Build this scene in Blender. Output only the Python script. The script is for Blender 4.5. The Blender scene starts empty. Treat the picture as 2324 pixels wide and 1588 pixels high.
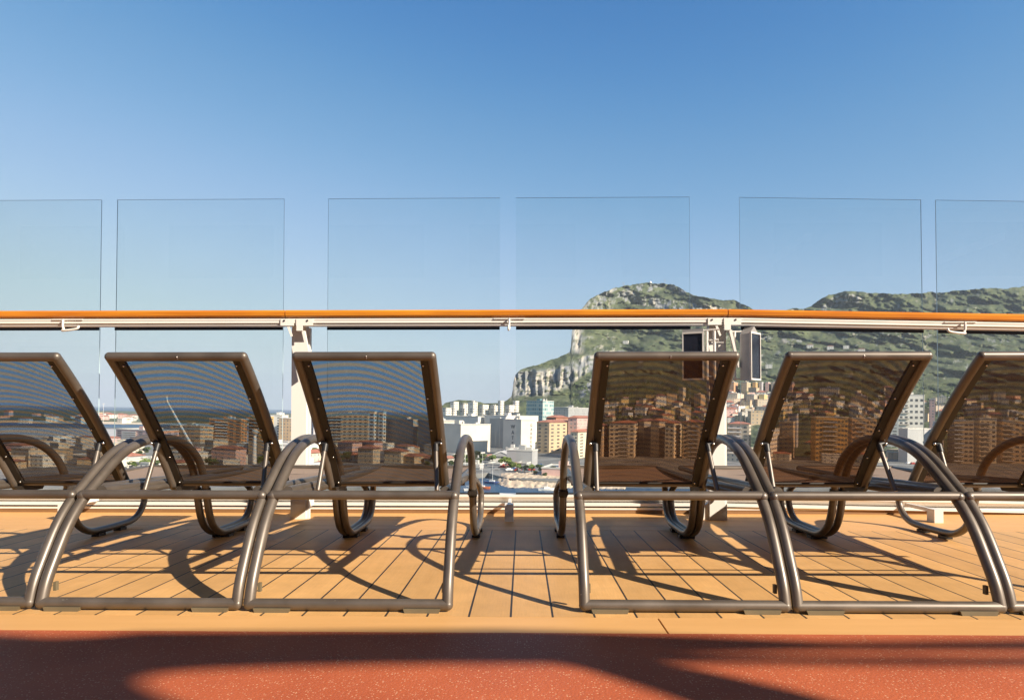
import bpy, math, random
import numpy as np
from mathutils import Matrix, Vector
R = math.radians
random.seed(7); rng = np.random.default_rng(11)
sc = bpy.context.scene
COL = sc.collection
# ------------------------------------------------------------------ camera
EYE = 35.0                       # metres above the sea
F = 1500.0                       # focal length in the units of a 2324 px wide picture
C = (Matrix.Rotation(R(0.65), 4, 'X') @ Matrix.Rotation(R(-1.0), 4, 'Y'))   # the hand held camera: slight tilt and roll
cam_d = bpy.data.cameras.new('camera'); cam = bpy.data.objects.new('camera', cam_d); COL.objects.link(cam)
cam.matrix_world = Matrix.Translation((0, 0, EYE)) @ C @ Matrix.Rotation(R(90), 4, 'X')
cam_d.sensor_width = 36; cam_d.lens = F/2324*36
cam_d.shift_y = (919-794)/2324; cam_d.clip_start = 0.05; cam_d.clip_end = 60000
sc.camera = cam
# the ship is heeled a little against the sea: everything on deck is built in deck coordinates
SHIP = Matrix.Translation((0, 0, EYE)) @ C @ Matrix.Rotation(R(-0.9), 4, 'Z') @ Matrix.Rotation(R(-1.26), 4, 'X') @ Matrix.Translation((0, 0, -0.653))
# ------------------------------------------------------------------ light
SUNL = Vector((1.40, -0.95, 1.0)).normalized()          # towards the sun, deck coordinates
SUNW = (SHIP.to_3x3() @ SUNL).normalized()
elev = math.asin(SUNW.z); azim = math.atan2(SUNW.x, SUNW.y)
SKYC = [[(.05, .004), (.09, .013), (.121, .030), (.18, .088), (.29, .185), (.5, .275), (1, .335)],
        [(.08, .02), (.15, .07), (.2, .122), (.291, .205), (.459, .300), (.72, .375), (1, .405)],
        [(.12, .05), (.25, .17), (.342, .290), (.469, .362), (.701, .442), (1, .432)]]
w = bpy.data.worlds.new('World'); sc.world = w; w.use_nodes = True
nt = w.node_tree; nt.nodes.clear()
sky = nt.nodes.new('ShaderNodeTexSky'); sky.sky_type = 'NISHITA'; sky.sun_disc = False
sky.sun_elevation = elev; sky.sun_rotation = azim; sky.altitude = 0
sky.air_density = 1.0; sky.dust_density = 0.0; sky.ozone_density = 1.0
bg = nt.nodes.new('ShaderNodeBackground'); bg.inputs[1].default_value = 0.12
wo = nt.nodes.new('ShaderNodeOutputWorld')

# clear mediterranean air: deepen the blue of the sky model high up, hold back its glare at the horizon
sc0 = nt.nodes.new('ShaderNodeVectorMath'); sc0.operation = 'SCALE'; sc0.inputs['Scale'].default_value = 0.12; nt.links.new(sky.outputs[0], sc0.inputs[0])
cu = nt.nodes.new('ShaderNodeRGBCurve'); cu.mapping.use_clip = False; cu.mapping.extend = 'HORIZONTAL'
for i, pts in enumerate(SKYC):
    c_ = cu.mapping.curves[i]; c_.points[0].location = (0, 0); c_.points[1].location = pts[-1]
    for p_ in pts[:-1]: c_.points.new(*p_)
cu.mapping.update(); nt.links.new(sc0.outputs[0], cu.inputs['Color'])
co = nt.nodes.new('ShaderNodeVectorMath'); co.operation = 'SCALE'; co.inputs['Scale'].default_value = 1/0.12; nt.links.new(cu.outputs[0], co.inputs[0])
nt.links.new(co.outputs[0], bg.inputs[0]); nt.links.new(bg.outputs[0], wo.inputs[0])
sd = bpy.data.lights.new('sun', 'SUN'); sd.energy = 5.0; sd.angle = R(0.53); sd.color = (1.0, 0.88, 0.72)
sun = bpy.data.objects.new('sun', sd); COL.objects.link(sun)
sun.rotation_euler = SUNW.to_track_quat('Z', 'Y').to_euler(); sun.location = (0, 0, 100)
sc.view_settings.view_transform = 'Standard'; sc.view_settings.look = 'None'
sc.view_settings.exposure = 0.85; sc.view_settings.gamma = 1.0
sc.render.engine = 'CYCLES'
sc.cycles.max_bounces = 8; sc.cycles.diffuse_bounces = 3; sc.cycles.glossy_bounces = 3
sc.cycles.transparent_max_bounces = 24; sc.cycles.use_denoising = True
sc.cycles.volume_bounces = 0; sc.cycles.caustics_reflective = False; sc.cycles.caustics_refractive = False

# ------------------------------------------------------------------ materials
def nmat(name):
    m = bpy.data.materials.new(name); m.use_nodes = True
    n = m.node_tree; n.nodes.clear()
    return m, n
def N(n, t, **kw):
    x = n.nodes.new(t)
    for k, v in kw.items():
        if k.startswith('i_'):
            key = k[2:]
            x.inputs[int(key) if key.isdigit() else key.replace('_', ' ')].default_value = v
        else: setattr(x, k, v)
    return x
def L(n, a, b): n.links.new(a, b)
def ramp(n, stops):
    r = n.nodes.new('ShaderNodeValToRGB'); e = r.color_ramp.elements
    e[0].position, e[0].color = stops[0][0], (*stops[0][1], 1)
    e[1].position, e[1].color = stops[1][0], (*stops[1][1], 1)
    for p, c in stops[2:]:
        q = e.new(p); q.color = (*c, 1)
    return r
def plain(name, col, rough=0.6, metal=0.0, var=0.12, scale=8.0, bump=0.0, spec=0.5, bscale=60, vary_obj=0.0):
    m, n = nmat(name)
    out = N(n, 'ShaderNodeOutputMaterial'); p = N(n, 'ShaderNodeBsdfPrincipled')
    p.inputs['Roughness'].default_value = rough; p.inputs['Metallic'].default_value = metal
    p.inputs['Specular IOR Level'].default_value = spec
    tc = N(n, 'ShaderNodeTexCoord'); no = N(n, 'ShaderNodeTexNoise', i_Scale=scale, i_Detail=4.0)
    L(n, tc.outputs['Object'], no.inputs['Vector'])
    lo = tuple(max(0, c*(1-var)) for c in col[:3]); hi = tuple(min(1, c*(1+var)) for c in col[:3])
    r = ramp(n, [(0.3, lo), (0.7, hi)]); L(n, no.outputs[0], r.inputs[0])
    src = r.outputs[0]
    if vary_obj:
        oi = N(n, 'ShaderNodeObjectInfo'); mr = N(n, 'ShaderNodeMapRange'); mr.inputs[3].default_value = 1-vary_obj; mr.inputs[4].default_value = 1+vary_obj*0.4
        L(n, oi.outputs['Random'], mr.inputs[0])
        vm = N(n, 'ShaderNodeVectorMath', operation='SCALE'); L(n, src, vm.inputs[0]); L(n, mr.outputs[0], vm.inputs['Scale']); src = vm.outputs[0]
    L(n, src, p.inputs['Base Color'])
    if bump:
        b = N(n, 'ShaderNodeBump', i_Strength=bump, i_Distance=0.01); n2 = N(n, 'ShaderNodeTexNoise', i_Scale=bscale, i_Detail=3.0)
        L(n, tc.outputs['Object'], n2.inputs['Vector']); L(n, n2.outputs[0], b.inputs['Height']); L(n, b.outputs[0], p.inputs['Normal'])
    L(n, p.outputs[0], out.inputs[0])
    return m
def frame_mat():
    m, n = nmat('bronze_paint')
    out = N(n, 'ShaderNodeOutputMaterial'); p = N(n, 'ShaderNodeBsdfPrincipled')
    tc = N(n, 'ShaderNodeTexCoord'); oi = N(n, 'ShaderNodeObjectInfo')
    add = N(n, 'ShaderNodeVectorMath', operation='ADD'); L(n, tc.outputs['Object'], add.inputs[0]); L(n, oi.outputs['Location'], add.inputs[1])
    no = N(n, 'ShaderNodeTexNoise', i_Scale=9.0, i_Detail=5.0); L(n, add.outputs[0], no.inputs['Vector'])
    r = ramp(n, [(0.3, (0.118, 0.096, 0.077)), (0.75, (0.172, 0.143, 0.118))]); L(n, no.outputs[0], r.inputs[0])
    # small chips in the paint
    ns = N(n, 'ShaderNodeTexNoise', i_Scale=55.0, i_Detail=6.0, i_Roughness=0.7); mp = N(n, 'ShaderNodeMapping'); mp.inputs['Scale'].default_value = (0.35, 1, 1)
    L(n, add.outputs[0], mp.inputs[0]); L(n, mp.outputs[0], ns.inputs['Vector'])
    rs = ramp(n, [(0.705, (0, 0, 0)), (0.72, (1, 1, 1))]); L(n, ns.outputs[0], rs.inputs[0])
    mx = N(n, 'ShaderNodeMix', data_type='RGBA'); L(n, rs.outputs[0], mx.inputs[0]); L(n, r.outputs[0], mx.inputs[6]); mx.inputs[7].default_value = (0.55, 0.50, 0.43, 1)
    L(n, mx.outputs[2], p.inputs['Base Color'])
    rr = ramp(n, [(0.35, (0.42,)*3), (0.7, (0.54,)*3)]); L(n, no.outputs[0], rr.inputs[0]); L(n, rr.outputs[0], p.inputs['Roughness'])
    p.inputs['Metallic'].default_value = 0.45; p.inputs['Specular IOR Level'].default_value = 0.6; p.inputs['Coat Weight'].default_value = 0.35; p.inputs['Coat Roughness'].default_value = 0.28
    L(n, p.outputs[0], out.inputs[0]); return m
def sling_mat(name, opaque, bands, base, cool=(0.10, 0.27, 0.47), warm=(0.47, 0.33, 0.20)):
    m, n = nmat(name)
    out = N(n, 'ShaderNodeOutputMaterial'); tr = N(n, 'ShaderNodeBsdfTransparent'); p = N(n, 'ShaderNodeBsdfPrincipled')
    p.inputs['Base Color'].default_value = (*base, 1); p.inputs['Roughness'].default_value = 0.75; p.inputs['Specular IOR Level'].default_value = 0.2
    mix = N(n, 'ShaderNodeMixShader'); mix.inputs[0].default_value = opaque
    tc = N(n, 'ShaderNodeTexCoord'); sp = N(n, 'ShaderNodeSeparateXYZ'); L(n, tc.outputs['Object'], sp.inputs[0])
    if bands:
        # moire tinted into the mesh: bowed bands that let through cooler and warmer light
        def mth(op, a, b=None):
            x = N(n, 'ShaderNodeMath', operation=op)
            for i, q in enumerate((a, b)):
                if q is None: continue
                if isinstance(q, (int, float)): x.inputs[i].default_value = q
                else: L(n, q, x.inputs[i])
            return x.outputs[0]
        xx = mth('ADD', sp.outputs['X'], 0.12)
        x2 = mth('MULTIPLY', mth('MULTIPLY', xx, xx), 0.80)
        zz = mth('MULTIPLY', mth('POWER', mth('SUBTRACT', 1.15, sp.outputs['Z']), 1.35), -1.0)
        h = mth('ADD', zz, x2)
        no = N(n, 'ShaderNodeTexNoise', i_Scale=2.5, i_Detail=1.0); L(n, tc.outputs['Object'], no.inputs['Vector'])
        h = mth('ADD', h, mth('MULTIPLY', no.outputs[0], 0.03))
        s = mth('SINE', mth('MULTIPLY', h, 2*math.pi/0.0215))
        f = N(n, 'ShaderNodeMapRange'); f.inputs[1].default_value = -0.75; f.inputs[2].default_value = 0.75; L(n, s, f.inputs[0])
        mc = N(n, 'ShaderNodeMix', data_type='RGBA'); L(n, f.outputs[0], mc.inputs[0]); mc.inputs[6].default_value = (*cool, 1); mc.inputs[7].default_value = (*warm, 1)
        fd = N(n, 'ShaderNodeMapRange'); fd.inputs[1].default_value = 0.50; fd.inputs[2].default_value = 0.68; L(n, sp.outputs['Z'], fd.inputs[0])
        m2 = N(n, 'ShaderNodeMix', data_type='RGBA'); L(n, fd.outputs[0], m2.inputs[0]); av = [(a_+b_)/2*.85 for a_, b_ in zip(cool, warm)]; m2.inputs[6].default_value = (av[0]*1.3, av[1]*1.02, av[2]*.78, 1)
        k2 = N(n, 'ShaderNodeMix', data_type='RGBA'); k2.inputs[0].default_value = 0.30; L(n, mc.outputs[2], k2.inputs[7]); k2.inputs[6].default_value = m2.inputs[6].default_value; L(n, k2.outputs[2], m2.inputs[6])
        L(n, mc.outputs[2], m2.inputs[7]); L(n, m2.outputs[2], tr.inputs[0])
    else: tr.inputs[0].default_value = (.8, .75, .7, 1)
    L(n, tr.outputs[0], mix.inputs[1]); L(n, p.outputs[0], mix.inputs[2]); L(n, mix.outputs[0], out.inputs[0]); return m
def plank_mat():
    m, n = nmat('deck_planks')
    out = N(n, 'ShaderNodeOutputMaterial'); p = N(n, 'ShaderNodeBsdfPrincipled'); tc = N(n, 'ShaderNodeTexCoord')
    sp = N(n, 'ShaderNodeSeparateXYZ'); L(n, tc.outputs['Object'], sp.inputs[0])
    a = N(n, 'ShaderNodeMath', operation='ADD'); L(n, sp.outputs['X'], a.inputs[0]); a.inputs[1].default_value = 0.0386+0.1393*100
    d = N(n, 'ShaderNodeMath', operation='DIVIDE'); L(n, a.outputs[0], d.inputs[0]); d.inputs[1].default_value = 0.1393
    fr = N(n, 'ShaderNodeMath', operation='FRACT'); L(n, d.outputs[0], fr.inputs[0])
    fl = N(n, 'ShaderNodeMath', operation='FLOOR'); L(n, d.outputs[0], fl.inputs[0])
    s5 = N(n, 'ShaderNodeMath', operation='SUBTRACT'); L(n, fr.outputs[0], s5.inputs[0]); s5.inputs[1].default_value = 0.5
    ab = N(n, 'ShaderNodeMath', operation='ABSOLUTE'); L(n, s5.outputs[0], ab.inputs[0])
    gt = N(n, 'ShaderNodeMath', operation='GREATER_THAN'); L(n, ab.outputs[0], gt.inputs[0]); gt.inputs[1].default_value = 0.5-0.026
    wn = N(n, 'ShaderNodeTexWhiteNoise', noise_dimensions='1D'); L(n, fl.outputs[0], wn.inputs['W'])
    base = wood_base(n, tc, (9, 0.9, 1))
    hv = N(n, 'ShaderNodeHueSaturation'); mr = N(n, 'ShaderNodeMapRange'); mr.inputs[3].default_value = 0.84; mr.inputs[4].default_value = 1.06
    L(n, wn.outputs['Value'], mr.inputs[0]); L(n, mr.outputs[0], hv.inputs['Value']); L(n, base, hv.inputs['Color'])
    mx = N(n, 'ShaderNodeMix', data_type='RGBA'); L(n, gt.outputs[0], mx.inputs[0]); L(n, hv.outputs[0], mx.inputs[6]); mx.inputs[7].default_value = (0.035, 0.03, 0.028, 1)
    g1 = N(n, 'ShaderNodeTexNoise', i_Scale=1.0, i_Detail=8.0, i_Roughness=0.75); gm = N(n, 'ShaderNodeMapping'); gm.inputs['Scale'].default_value = (160, 9, 1); L(n, tc.outputs['Object'], gm.inputs[0]); L(n, gm.outputs[0], g1.inputs['Vector'])
    g2 = N(n, 'ShaderNodeTexNoise', i_Scale=5.0, i_Detail=6.0, i_Roughness=0.7); L(n, tc.outputs['Object'], g2.inputs['Vector'])
    ga = N(n, 'ShaderNodeMapRange'); ga.inputs[1].default_value = 0.3; ga.inputs[2].default_value = 0.7; ga.inputs[3].default_value = 0.90; ga.inputs[4].default_value = 1.06; L(n, g1.outputs[0], ga.inputs[0])
    gb = N(n, 'ShaderNodeMapRange'); gb.inputs[1].default_value = 0.3; gb.inputs[2].default_value = 0.62; gb.inputs[3].default_value = 0.86; gb.inputs[4].default_value = 1.03; L(n, g2.outputs[0], gb.inputs[0])
    gg = N(n, 'ShaderNodeMath', operation='MULTIPLY'); L(n, ga.outputs[0], gg.inputs[0]); L(n, gb.outputs[0], gg.inputs[1])
    vs_ = N(n, 'ShaderNodeVectorMath', operation='SCALE'); L(n, mx.outputs[2], vs_.inputs[0]); L(n, gg.outputs[0], vs_.inputs['Scale'])
    L(n, vs_.outputs[0], p.inputs['Base Color']); p.inputs['Roughness'].default_value = 0.55
    bp_ = N(n, 'ShaderNodeBump', i_Strength=0.25, i_Distance=0.002); L(n, g1.outputs[0], bp_.inputs['Height']); L(n, bp_.outputs[0], p.inputs['Normal'])
    L(n, p.outputs[0], out.inputs[0]); return m
def wood_base(n, tc, sc3, lo=(0.66, 0.365, 0.130), hi=(0.78, 0.455, 0.180)):
    mp = N(n, 'ShaderNodeMapping'); mp.inputs['Scale'].default_value = sc3; L(n, tc.outputs['Object'], mp.inputs[0])
    no = N(n, 'ShaderNodeTexNoise', i_Scale=2.2, i_Detail=6.0, i_Roughness=0.6); L(n, mp.outputs[0], no.inputs['Vector'])
    n2 = N(n, 'ShaderNodeTexNoise', i_Scale=1.1, i_Detail=3.0); L(n, tc.outputs['Object'], n2.inputs['Vector'])
    r = ramp(n, [(0.3, lo), (0.7, hi)])
    mm = N(n, 'ShaderNodeMath', operation='ADD'); L(n, no.outputs[0], mm.inputs[0]); L(n, n2.outputs[0], mm.inputs[1])
    h = N(n, 'ShaderNodeMath', operation='MULTIPLY'); L(n, mm.outputs[0], h.inputs[0]); h.inputs[1].default_value = 0.5
    L(n, h.outputs[0], r.inputs[0]); return r.outputs[0]
def wood_mat(name, sc3, lo, hi, rough=0.55, coat=0.0):
    m, n = nmat(name); out = N(n, 'ShaderNodeOutputMaterial'); p = N(n, 'ShaderNodeBsdfPrincipled'); tc = N(n, 'ShaderNodeTexCoord')
    L(n, wood_base(n, tc, sc3, lo, hi), p.inputs['Base Color']); p.inputs['Roughness'].default_value = rough
    p.inputs['Coat Weight'].default_value = coat; p.inputs['Coat Roughness'].default_value = 0.2
    L(n, p.outputs[0], out.inputs[0]); return m
def rubber_mat():
    m, n = nmat('red_rubber')
    out = N(n, 'ShaderNodeOutputMaterial'); p = N(n, 'ShaderNodeBsdfPrincipled'); tc = N(n, 'ShaderNodeTexCoord')
    no = N(n, 'ShaderNodeTexNoise', i_Scale=3.0, i_Detail=5.0); L(n, tc.outputs['Object'], no.inputs['Vector'])
    r = ramp(n, [(0.3, (0.42, 0.095, 0.036)), (0.7, (0.53, 0.130, 0.048))]); L(n, no.outputs[0], r.inputs[0])
    v = N(n, 'ShaderNodeTexVoronoi', i_Scale=150.0, i_Randomness=1.0); L(n, tc.outputs['Object'], v.inputs['Vector'])
    sz = N(n, 'ShaderNodeMapRange'); sz.inputs[3].default_value = -0.14; sz.inputs[4].default_value = 0.36
    ss = N(n, 'ShaderNodeSeparateColor'); L(n, v.outputs['Color'], ss.inputs[0]); L(n, ss.outputs[0], sz.inputs[0])
    lt = N(n, 'ShaderNodeMath', operation='LESS_THAN'); L(n, v.outputs['Distance'], lt.inputs[0]); L(n, sz.outputs[0], lt.inputs[1])
    mx = N(n, 'ShaderNodeMix', data_type='RGBA'); L(n, lt.outputs[0], mx.inputs[0]); L(n, r.outputs[0], mx.inputs[6]); mx.inputs[7].default_value = (0.70, 0.36, 0.21, 1)
    L(n, mx.outputs[2], p.inputs['Base Color']); p.inputs['Roughness'].default_value = 0.6
    b = N(n, 'ShaderNodeBump', i_Strength=0.3, i_Distance=0.002); L(n, v.outputs['Distance'], b.inputs['Height']); L(n, b.outputs[0], p.inputs['Normal'])
    L(n, p.outputs[0], out.inputs[0]); return m
def glass_mat(name, tint, refl=0.03):
    m, n = nmat(name); out = N(n, 'ShaderNodeOutputMaterial'); tr = N(n, 'ShaderNodeBsdfTransparent'); tr.inputs[0].default_value = (*tint, 1)
    g = N(n, 'ShaderNodeBsdfGlossy'); g.inputs['Roughness'].default_value = 0.0
    fr = N(n, 'ShaderNodeFresnel', i_IOR=1.45); mm = N(n, 'ShaderNodeMath', operation='MULTIPLY_ADD'); L(n, fr.outputs[0], mm.inputs[0]); mm.inputs[1].default_value = 0.55; mm.inputs[2].default_value = refl*0
    mx = N(n, 'ShaderNodeMixShader'); L(n, mm.outputs[0], mx.inputs[0]); L(n, tr.outputs[0], mx.inputs[1]); L(n, g.outputs[0], mx.inputs[2])
    # pale cyan film mixed in to brighten the panes, patchy like dried salt
    df = N(n, 'ShaderNodeBsdfDiffuse'); df.inputs[0].default_value = (0.62, 0.80, 0.86, 1); tc = N(n, 'ShaderNodeTexCoord'); no = N(n, 'ShaderNodeTexNoise', i_Scale=2.2, i_Detail=7.0, i_Roughness=0.65); L(n, tc.outputs['Object'], no.inputs['Vector'])
    mr = N(n, 'ShaderNodeMapRange'); mr.inputs[1].default_value = 0.35; mr.inputs[2].default_value = 0.75; mr.inputs[3].default_value = 0.004; mr.inputs[4].default_value = 0.018; L(n, no.outputs[0], mr.inputs[0])
    m2 = N(n, 'ShaderNodeMixShader'); L(n, mr.outputs[0], m2.inputs[0]); L(n, mx.outputs[0], m2.inputs[1]); L(n, df.outputs[0], m2.inputs[2]); L(n, m2.outputs[0], out.inputs[0]); return m
def facade(name, wall, glass=(0.10, 0.10, 0.10), fw=3.2, fh=3.0, wx=0.45, wz=0.45, band=0.0, var=0.10):
    """plastered wall with rows of windows, a cell is fw x fh metres; object coordinates"""
    m, n = nmat(name); out = N(n, 'ShaderNodeOutputMaterial'); p = N(n, 'ShaderNodeBsdfPrincipled'); tc = N(n, 'ShaderNodeTexCoord')
    sp = N(n, 'ShaderNodeSeparateXYZ'); L(n, tc.outputs['Object'], sp.inputs[0])
    def mth(op, a, b=None):
        x = N(n, 'ShaderNodeMath', operation=op)
        for i, q in enumerate((a, b)):
            if q is None: continue
            if isinstance(q, (int, float)): x.inputs[i].default_value = q
            else: L(n, q, x.inputs[i])
        return x.outputs[0]
    s = mth('ADD', mth('ADD', sp.outputs['X'], sp.outputs['Y']), 500.0)
    fx = mth('FRACT', mth('DIVIDE', s, fw)); fz = mth('FRACT', mth('DIVIDE', mth('ADD', sp.outputs['Z'], 300.0), fh))
    inx = mth('LESS_THAN', mth('ABSOLUTE', mth('SUBTRACT', fx, 0.5)), wx/2); inz = mth('LESS_THAN', mth('ABSOLUTE', mth('SUBTRACT', fz, 0.52)), wz/2)
    ge = N(n, 'ShaderNodeNewGeometry'); gs = N(n, 'ShaderNodeSeparateXYZ'); L(n, ge.outputs['Normal'], gs.inputs[0])
    side = mth('LESS_THAN', mth('ABSOLUTE', gs.outputs['Z']), 0.3)
    cx = mth('FLOOR', mth('DIVIDE', s, fw)); cz = mth('FLOOR', mth('DIVIDE', mth('ADD', sp.outputs['Z'], 300.0), fh))
    cv = N(n, 'ShaderNodeCombineXYZ'); L(n, cx, cv.inputs[0]); L(n, cz, cv.inputs[1])
    wn = N(n, 'ShaderNodeTexWhiteNoise', noise_dimensions='2D'); L(n, cv.outputs[0], wn.inputs['Vector'])
    mask = mth('MULTIPLY', mth('MULTIPLY', inx, inz), side)
    mask = mth('MULTIPLY', mask, mth('GREATER_THAN', wn.outputs['Value'], 0.12))
    no = N(n, 'ShaderNodeTexNoise', i_Scale=0.12, i_Detail=5.0); L(n, tc.outputs['Object'], no.inputs['Vector'])
    r = ramp(n, [(0.3, tuple(c*(1-var) for c in wall)), (0.7, tuple(min(1, c*(1+var*0.6)) for c in wall))]); L(n, no.outputs[0], r.inputs[0])
    src = r.outputs[0]
    if band:
        bm = mth('MULTIPLY', mth('LESS_THAN', fz, 0.10), side); m0 = N(n, 'ShaderNodeMix', data_type='RGBA'); L(n, mth('MULTIPLY', bm, band), m0.inputs[0]); L(n, src, m0.inputs[6]); m0.inputs[7].default_value = (0.75, 0.72, 0.66, 1); src = m0.outputs[2]
    gm = N(n, 'ShaderNodeMix', data_type='RGBA'); L(n, wn.outputs['Value'], gm.inputs[0]); gm.inputs[6].default_value = (*glass, 1); gm.inputs[7].default_value = (*[g*3+0.03 for g in glass], 1)
    mx = N(n, 'ShaderNodeMix', data_type='RGBA'); L(n, mask, mx.inputs[0]); L(n, src, mx.inputs[6]); L(n, gm.outputs[2], mx.inputs[7])
    L(n, mx.outputs[2], p.inputs['Base Color']); p.inputs['Roughness'].default_value = 0.7
    L(n, p.outputs[0], out.inputs[0]); return m

M = {}
M['frame'] = frame_mat()
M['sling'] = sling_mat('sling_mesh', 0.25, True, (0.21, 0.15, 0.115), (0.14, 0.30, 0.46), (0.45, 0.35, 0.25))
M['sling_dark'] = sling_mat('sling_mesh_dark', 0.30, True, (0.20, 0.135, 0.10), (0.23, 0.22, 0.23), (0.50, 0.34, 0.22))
M['seat'] = sling_mat('seat_mesh', 0.96, False, (0.30, 0.225, 0.18))
M['black'] = plain('black_plastic', (0.018, 0.017, 0.018), 0.45)
M['rail_black'] = plain('dark_extrusion', (0.020, 0.015, 0.011), 0.5)
M['pad'] = plain('foot_rubber', (0.15, 0.120, 0.070), 0.7)
M['steel'] = plain('bright_steel', (0.75, 0.72, 0.68), 0.25, 0.9)
M['white'] = plain('ship_white_paint', (0.80, 0.77, 0.72), 0.4, var=0.03, scale=3)
M['kerb'] = plain('kerb_paint', (0.24, 0.13, 0.055), 0.6)
M['shade_wall'] = plain('blocker_paint', (0.62, 0.57, 0.52), 0.5, var=0.05)  # pale warm tone of the unseen blockers, bounces light onto the deck
M['greymetal'] = plain('grey_housing', (0.42, 0.41, 0.41), 0.35, 0.3)
M['planks'] = plank_mat()
M['border'] = wood_mat('deck_border_plank', (0.9, 9, 1), (0.64, 0.35, 0.125), (0.74, 0.415, 0.16))
M['rubber'] = rubber_mat()
M['caulk'] = plain('caulk', (0.035, 0.03, 0.028), 0.7)
M['teak'] = wood_mat('varnished_teak', (1.3, 40, 40), (0.46, 0.115, 0.008), (0.88, 0.36, 0.03), 0.35, 0.5)
M['glass'] = glass_mat('pane_glass', (0.982, 0.998, 0.996))
M['glass_edge'] = plain('cut_glass_edge', (0.50, 0.66, 0.68), 0.15, spec=0.8)
M['gasket'] = plain('gasket_rubber', (0.012, 0.014, 0.018), 0.5)
M['lampglass'] = plain('dark_lamp_glass', (0.02, 0.022, 0.035), 0.12, spec=0.8, var=0.3)

# ------------------------------------------------------------------ mesh helpers
class MB:
    def __init__(s): s.v = []; s.f = []; s.m = []; s.s = []
    def add(s, vs, fs, mi=0, smooth=False):
        o = len(s.v); s.v += [tuple(v) for v in vs]
        for f in fs: s.f.append(tuple(i+o for i in f)); s.m.append(mi); s.s.append(smooth)
    def box(s, x0, x1, y0, y1, z0, z1, mi=0, T=None):
        vs = [(x, y, z) for z in (z0, z1) for y in (y0, y1) for x in (x0, x1)]
        if T: vs = [tuple(T @ Vector(v)) for v in vs]
        s.add(vs, [(0, 2, 3, 1), (4, 5, 7, 6), (0, 1, 5, 4), (2, 6, 7, 3), (0, 4, 6, 2), (1, 3, 7, 5)], mi)
    def tube(s, pts, r, n=14, mi=0, caps=True, ball=False):
        pts = [Vector(p) for p in pts]; k = len(pts); rs = r if isinstance(r, (list, tuple)) else [r]*k
        T = []
        for i in range(k):
            a = pts[max(i-1, 0)]; b = pts[min(i+1, k-1)]; T.append((b-a).normalized())
        u = T[0].orthogonal().normalized(); vs = []; fs = []
        for i in range(k):
            if i: u = (u - T[i]*u.dot(T[i])).normalized()
            v = T[i].cross(u)
            for j in range(n):
                a = 2*math.pi*j/n; vs.append(pts[i] + (u*math.cos(a)+v*math.sin(a))*rs[i])
        for i in range(k-1):
            for j in range(n):
                j2 = (j+1) % n; fs.append((i*n+j, i*n+j2, (i+1)*n+j2, (i+1)*n+j))
        s.add(vs, fs, mi, True)
        if caps: s.add(vs[:n], [tuple(reversed(range(n)))], mi); s.add(vs[-n:], [tuple(range(n))], mi)
        if ball:
            s.ball(pts[0], rs[0], mi); s.ball(pts[-1], rs[-1], mi)
    def ball(s, c, r, mi=0, nu=14, nv=8, sz=1.0):
        c = Vector(c); vs = []; fs = []
        for i in range(nv+1):
            p = math.pi*i/nv
            for j in range(nu):
                a = 2*math.pi*j/nu; vs.append(c+Vector((math.sin(p)*math.cos(a)*r, math.sin(p)*math.sin(a)*r, math.cos(p)*r*sz)))
        for i in range(nv):
            for j in range(nu): fs.append((i*nu+j, (i+1)*nu+j, (i+1)*nu+(j+1) % nu, i*nu+(j+1) % nu))
        s.add(vs, fs, mi, True)
    def prism(s, poly, z0, z1, mi=0, T=None):
        n = len(poly); vs = [(x, y, z0) for x, y in poly]+[(x, y, z1) for x, y in poly]
        if T: vs = [tuple(T @ Vector(v)) for v in vs]
        s.add(vs, [tuple(reversed(range(n))), tuple(range(n, 2*n))]+[(i, (i+1) % n, n+(i+1) % n, n+i) for i in range(n)], mi)
    def mesh(s, name, mats):
        me = bpy.data.meshes.new(name); me.from_pydata(s.v, [], s.f); mats = mats if isinstance(mats, (list, tuple)) else [mats]
        for m in mats: me.materials.append(m)
        me.polygons.foreach_set('material_index', s.m); me.polygons.foreach_set('use_smooth', s.s); me.update(); return me
    def build(s, name, mats, parent=None):
        return link(name, s.mesh(name, mats), parent)
def link(name, data, parent=None):
    o = bpy.data.objects.new(name, data); COL.objects.link(o)
    if parent: o.parent = parent
    return o
def tag(o, label=None, cat=None, group=None, kind=None):
    if label: o['label'] = label
    if cat: o['category'] = cat
    if group: o['group'] = group
    if kind: o['kind'] = kind
    return o
def empty(name, mat=None):
    o = bpy.data.objects.new(name, None); COL.objects.link(o); o.empty_display_size = 0.2
    if mat is not None: o.matrix_world = mat
    return o
def T3(x, y, z): return Matrix.Translation((x, y, z))
def ship(o, x=0, y=0, z=0, rz=0): o.matrix_world = SHIP @ T3(x, y, z) @ Matrix.Rotation(rz, 4, 'Z'); return o
def kids(o): return [c for c in bpy.data.objects if c.parent == o]
def copy_tree(root, mat):
    r = root.copy(); COL.objects.link(r); r.matrix_world = mat
    for ch in root['_k'] if False else CH[root.name]:
        c = ch.copy(); COL.objects.link(c); c.parent = r
        for g in CH.get(ch.name, []):
            d = g.copy(); COL.objects.link(d); d.parent = c
    return r
CH = {}
def index_children():
    CH.clear()
    for o in bpy.data.objects:
        if o.parent: CH.setdefault(o.parent.name, []).append(o)
def smooth_path(pts, k=6):
    pts = [Vector(p) for p in pts]; out = []
    for i in range(len(pts)-1):
        p0 = pts[max(i-1, 0)]; p1 = pts[i]; p2 = pts[i+1]; p3 = pts[min(i+2, len(pts)-1)]
        for j in range(k):
            t = j/k; t2 = t*t; t3 = t2*t
            out.append(0.5*((2*p1)+(-p0+p2)*t+(2*p0-5*p1+4*p2-p3)*t2+(-p0+3*p1-3*p2+p3)*t3))
    out.append(pts[-1]); return out

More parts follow.
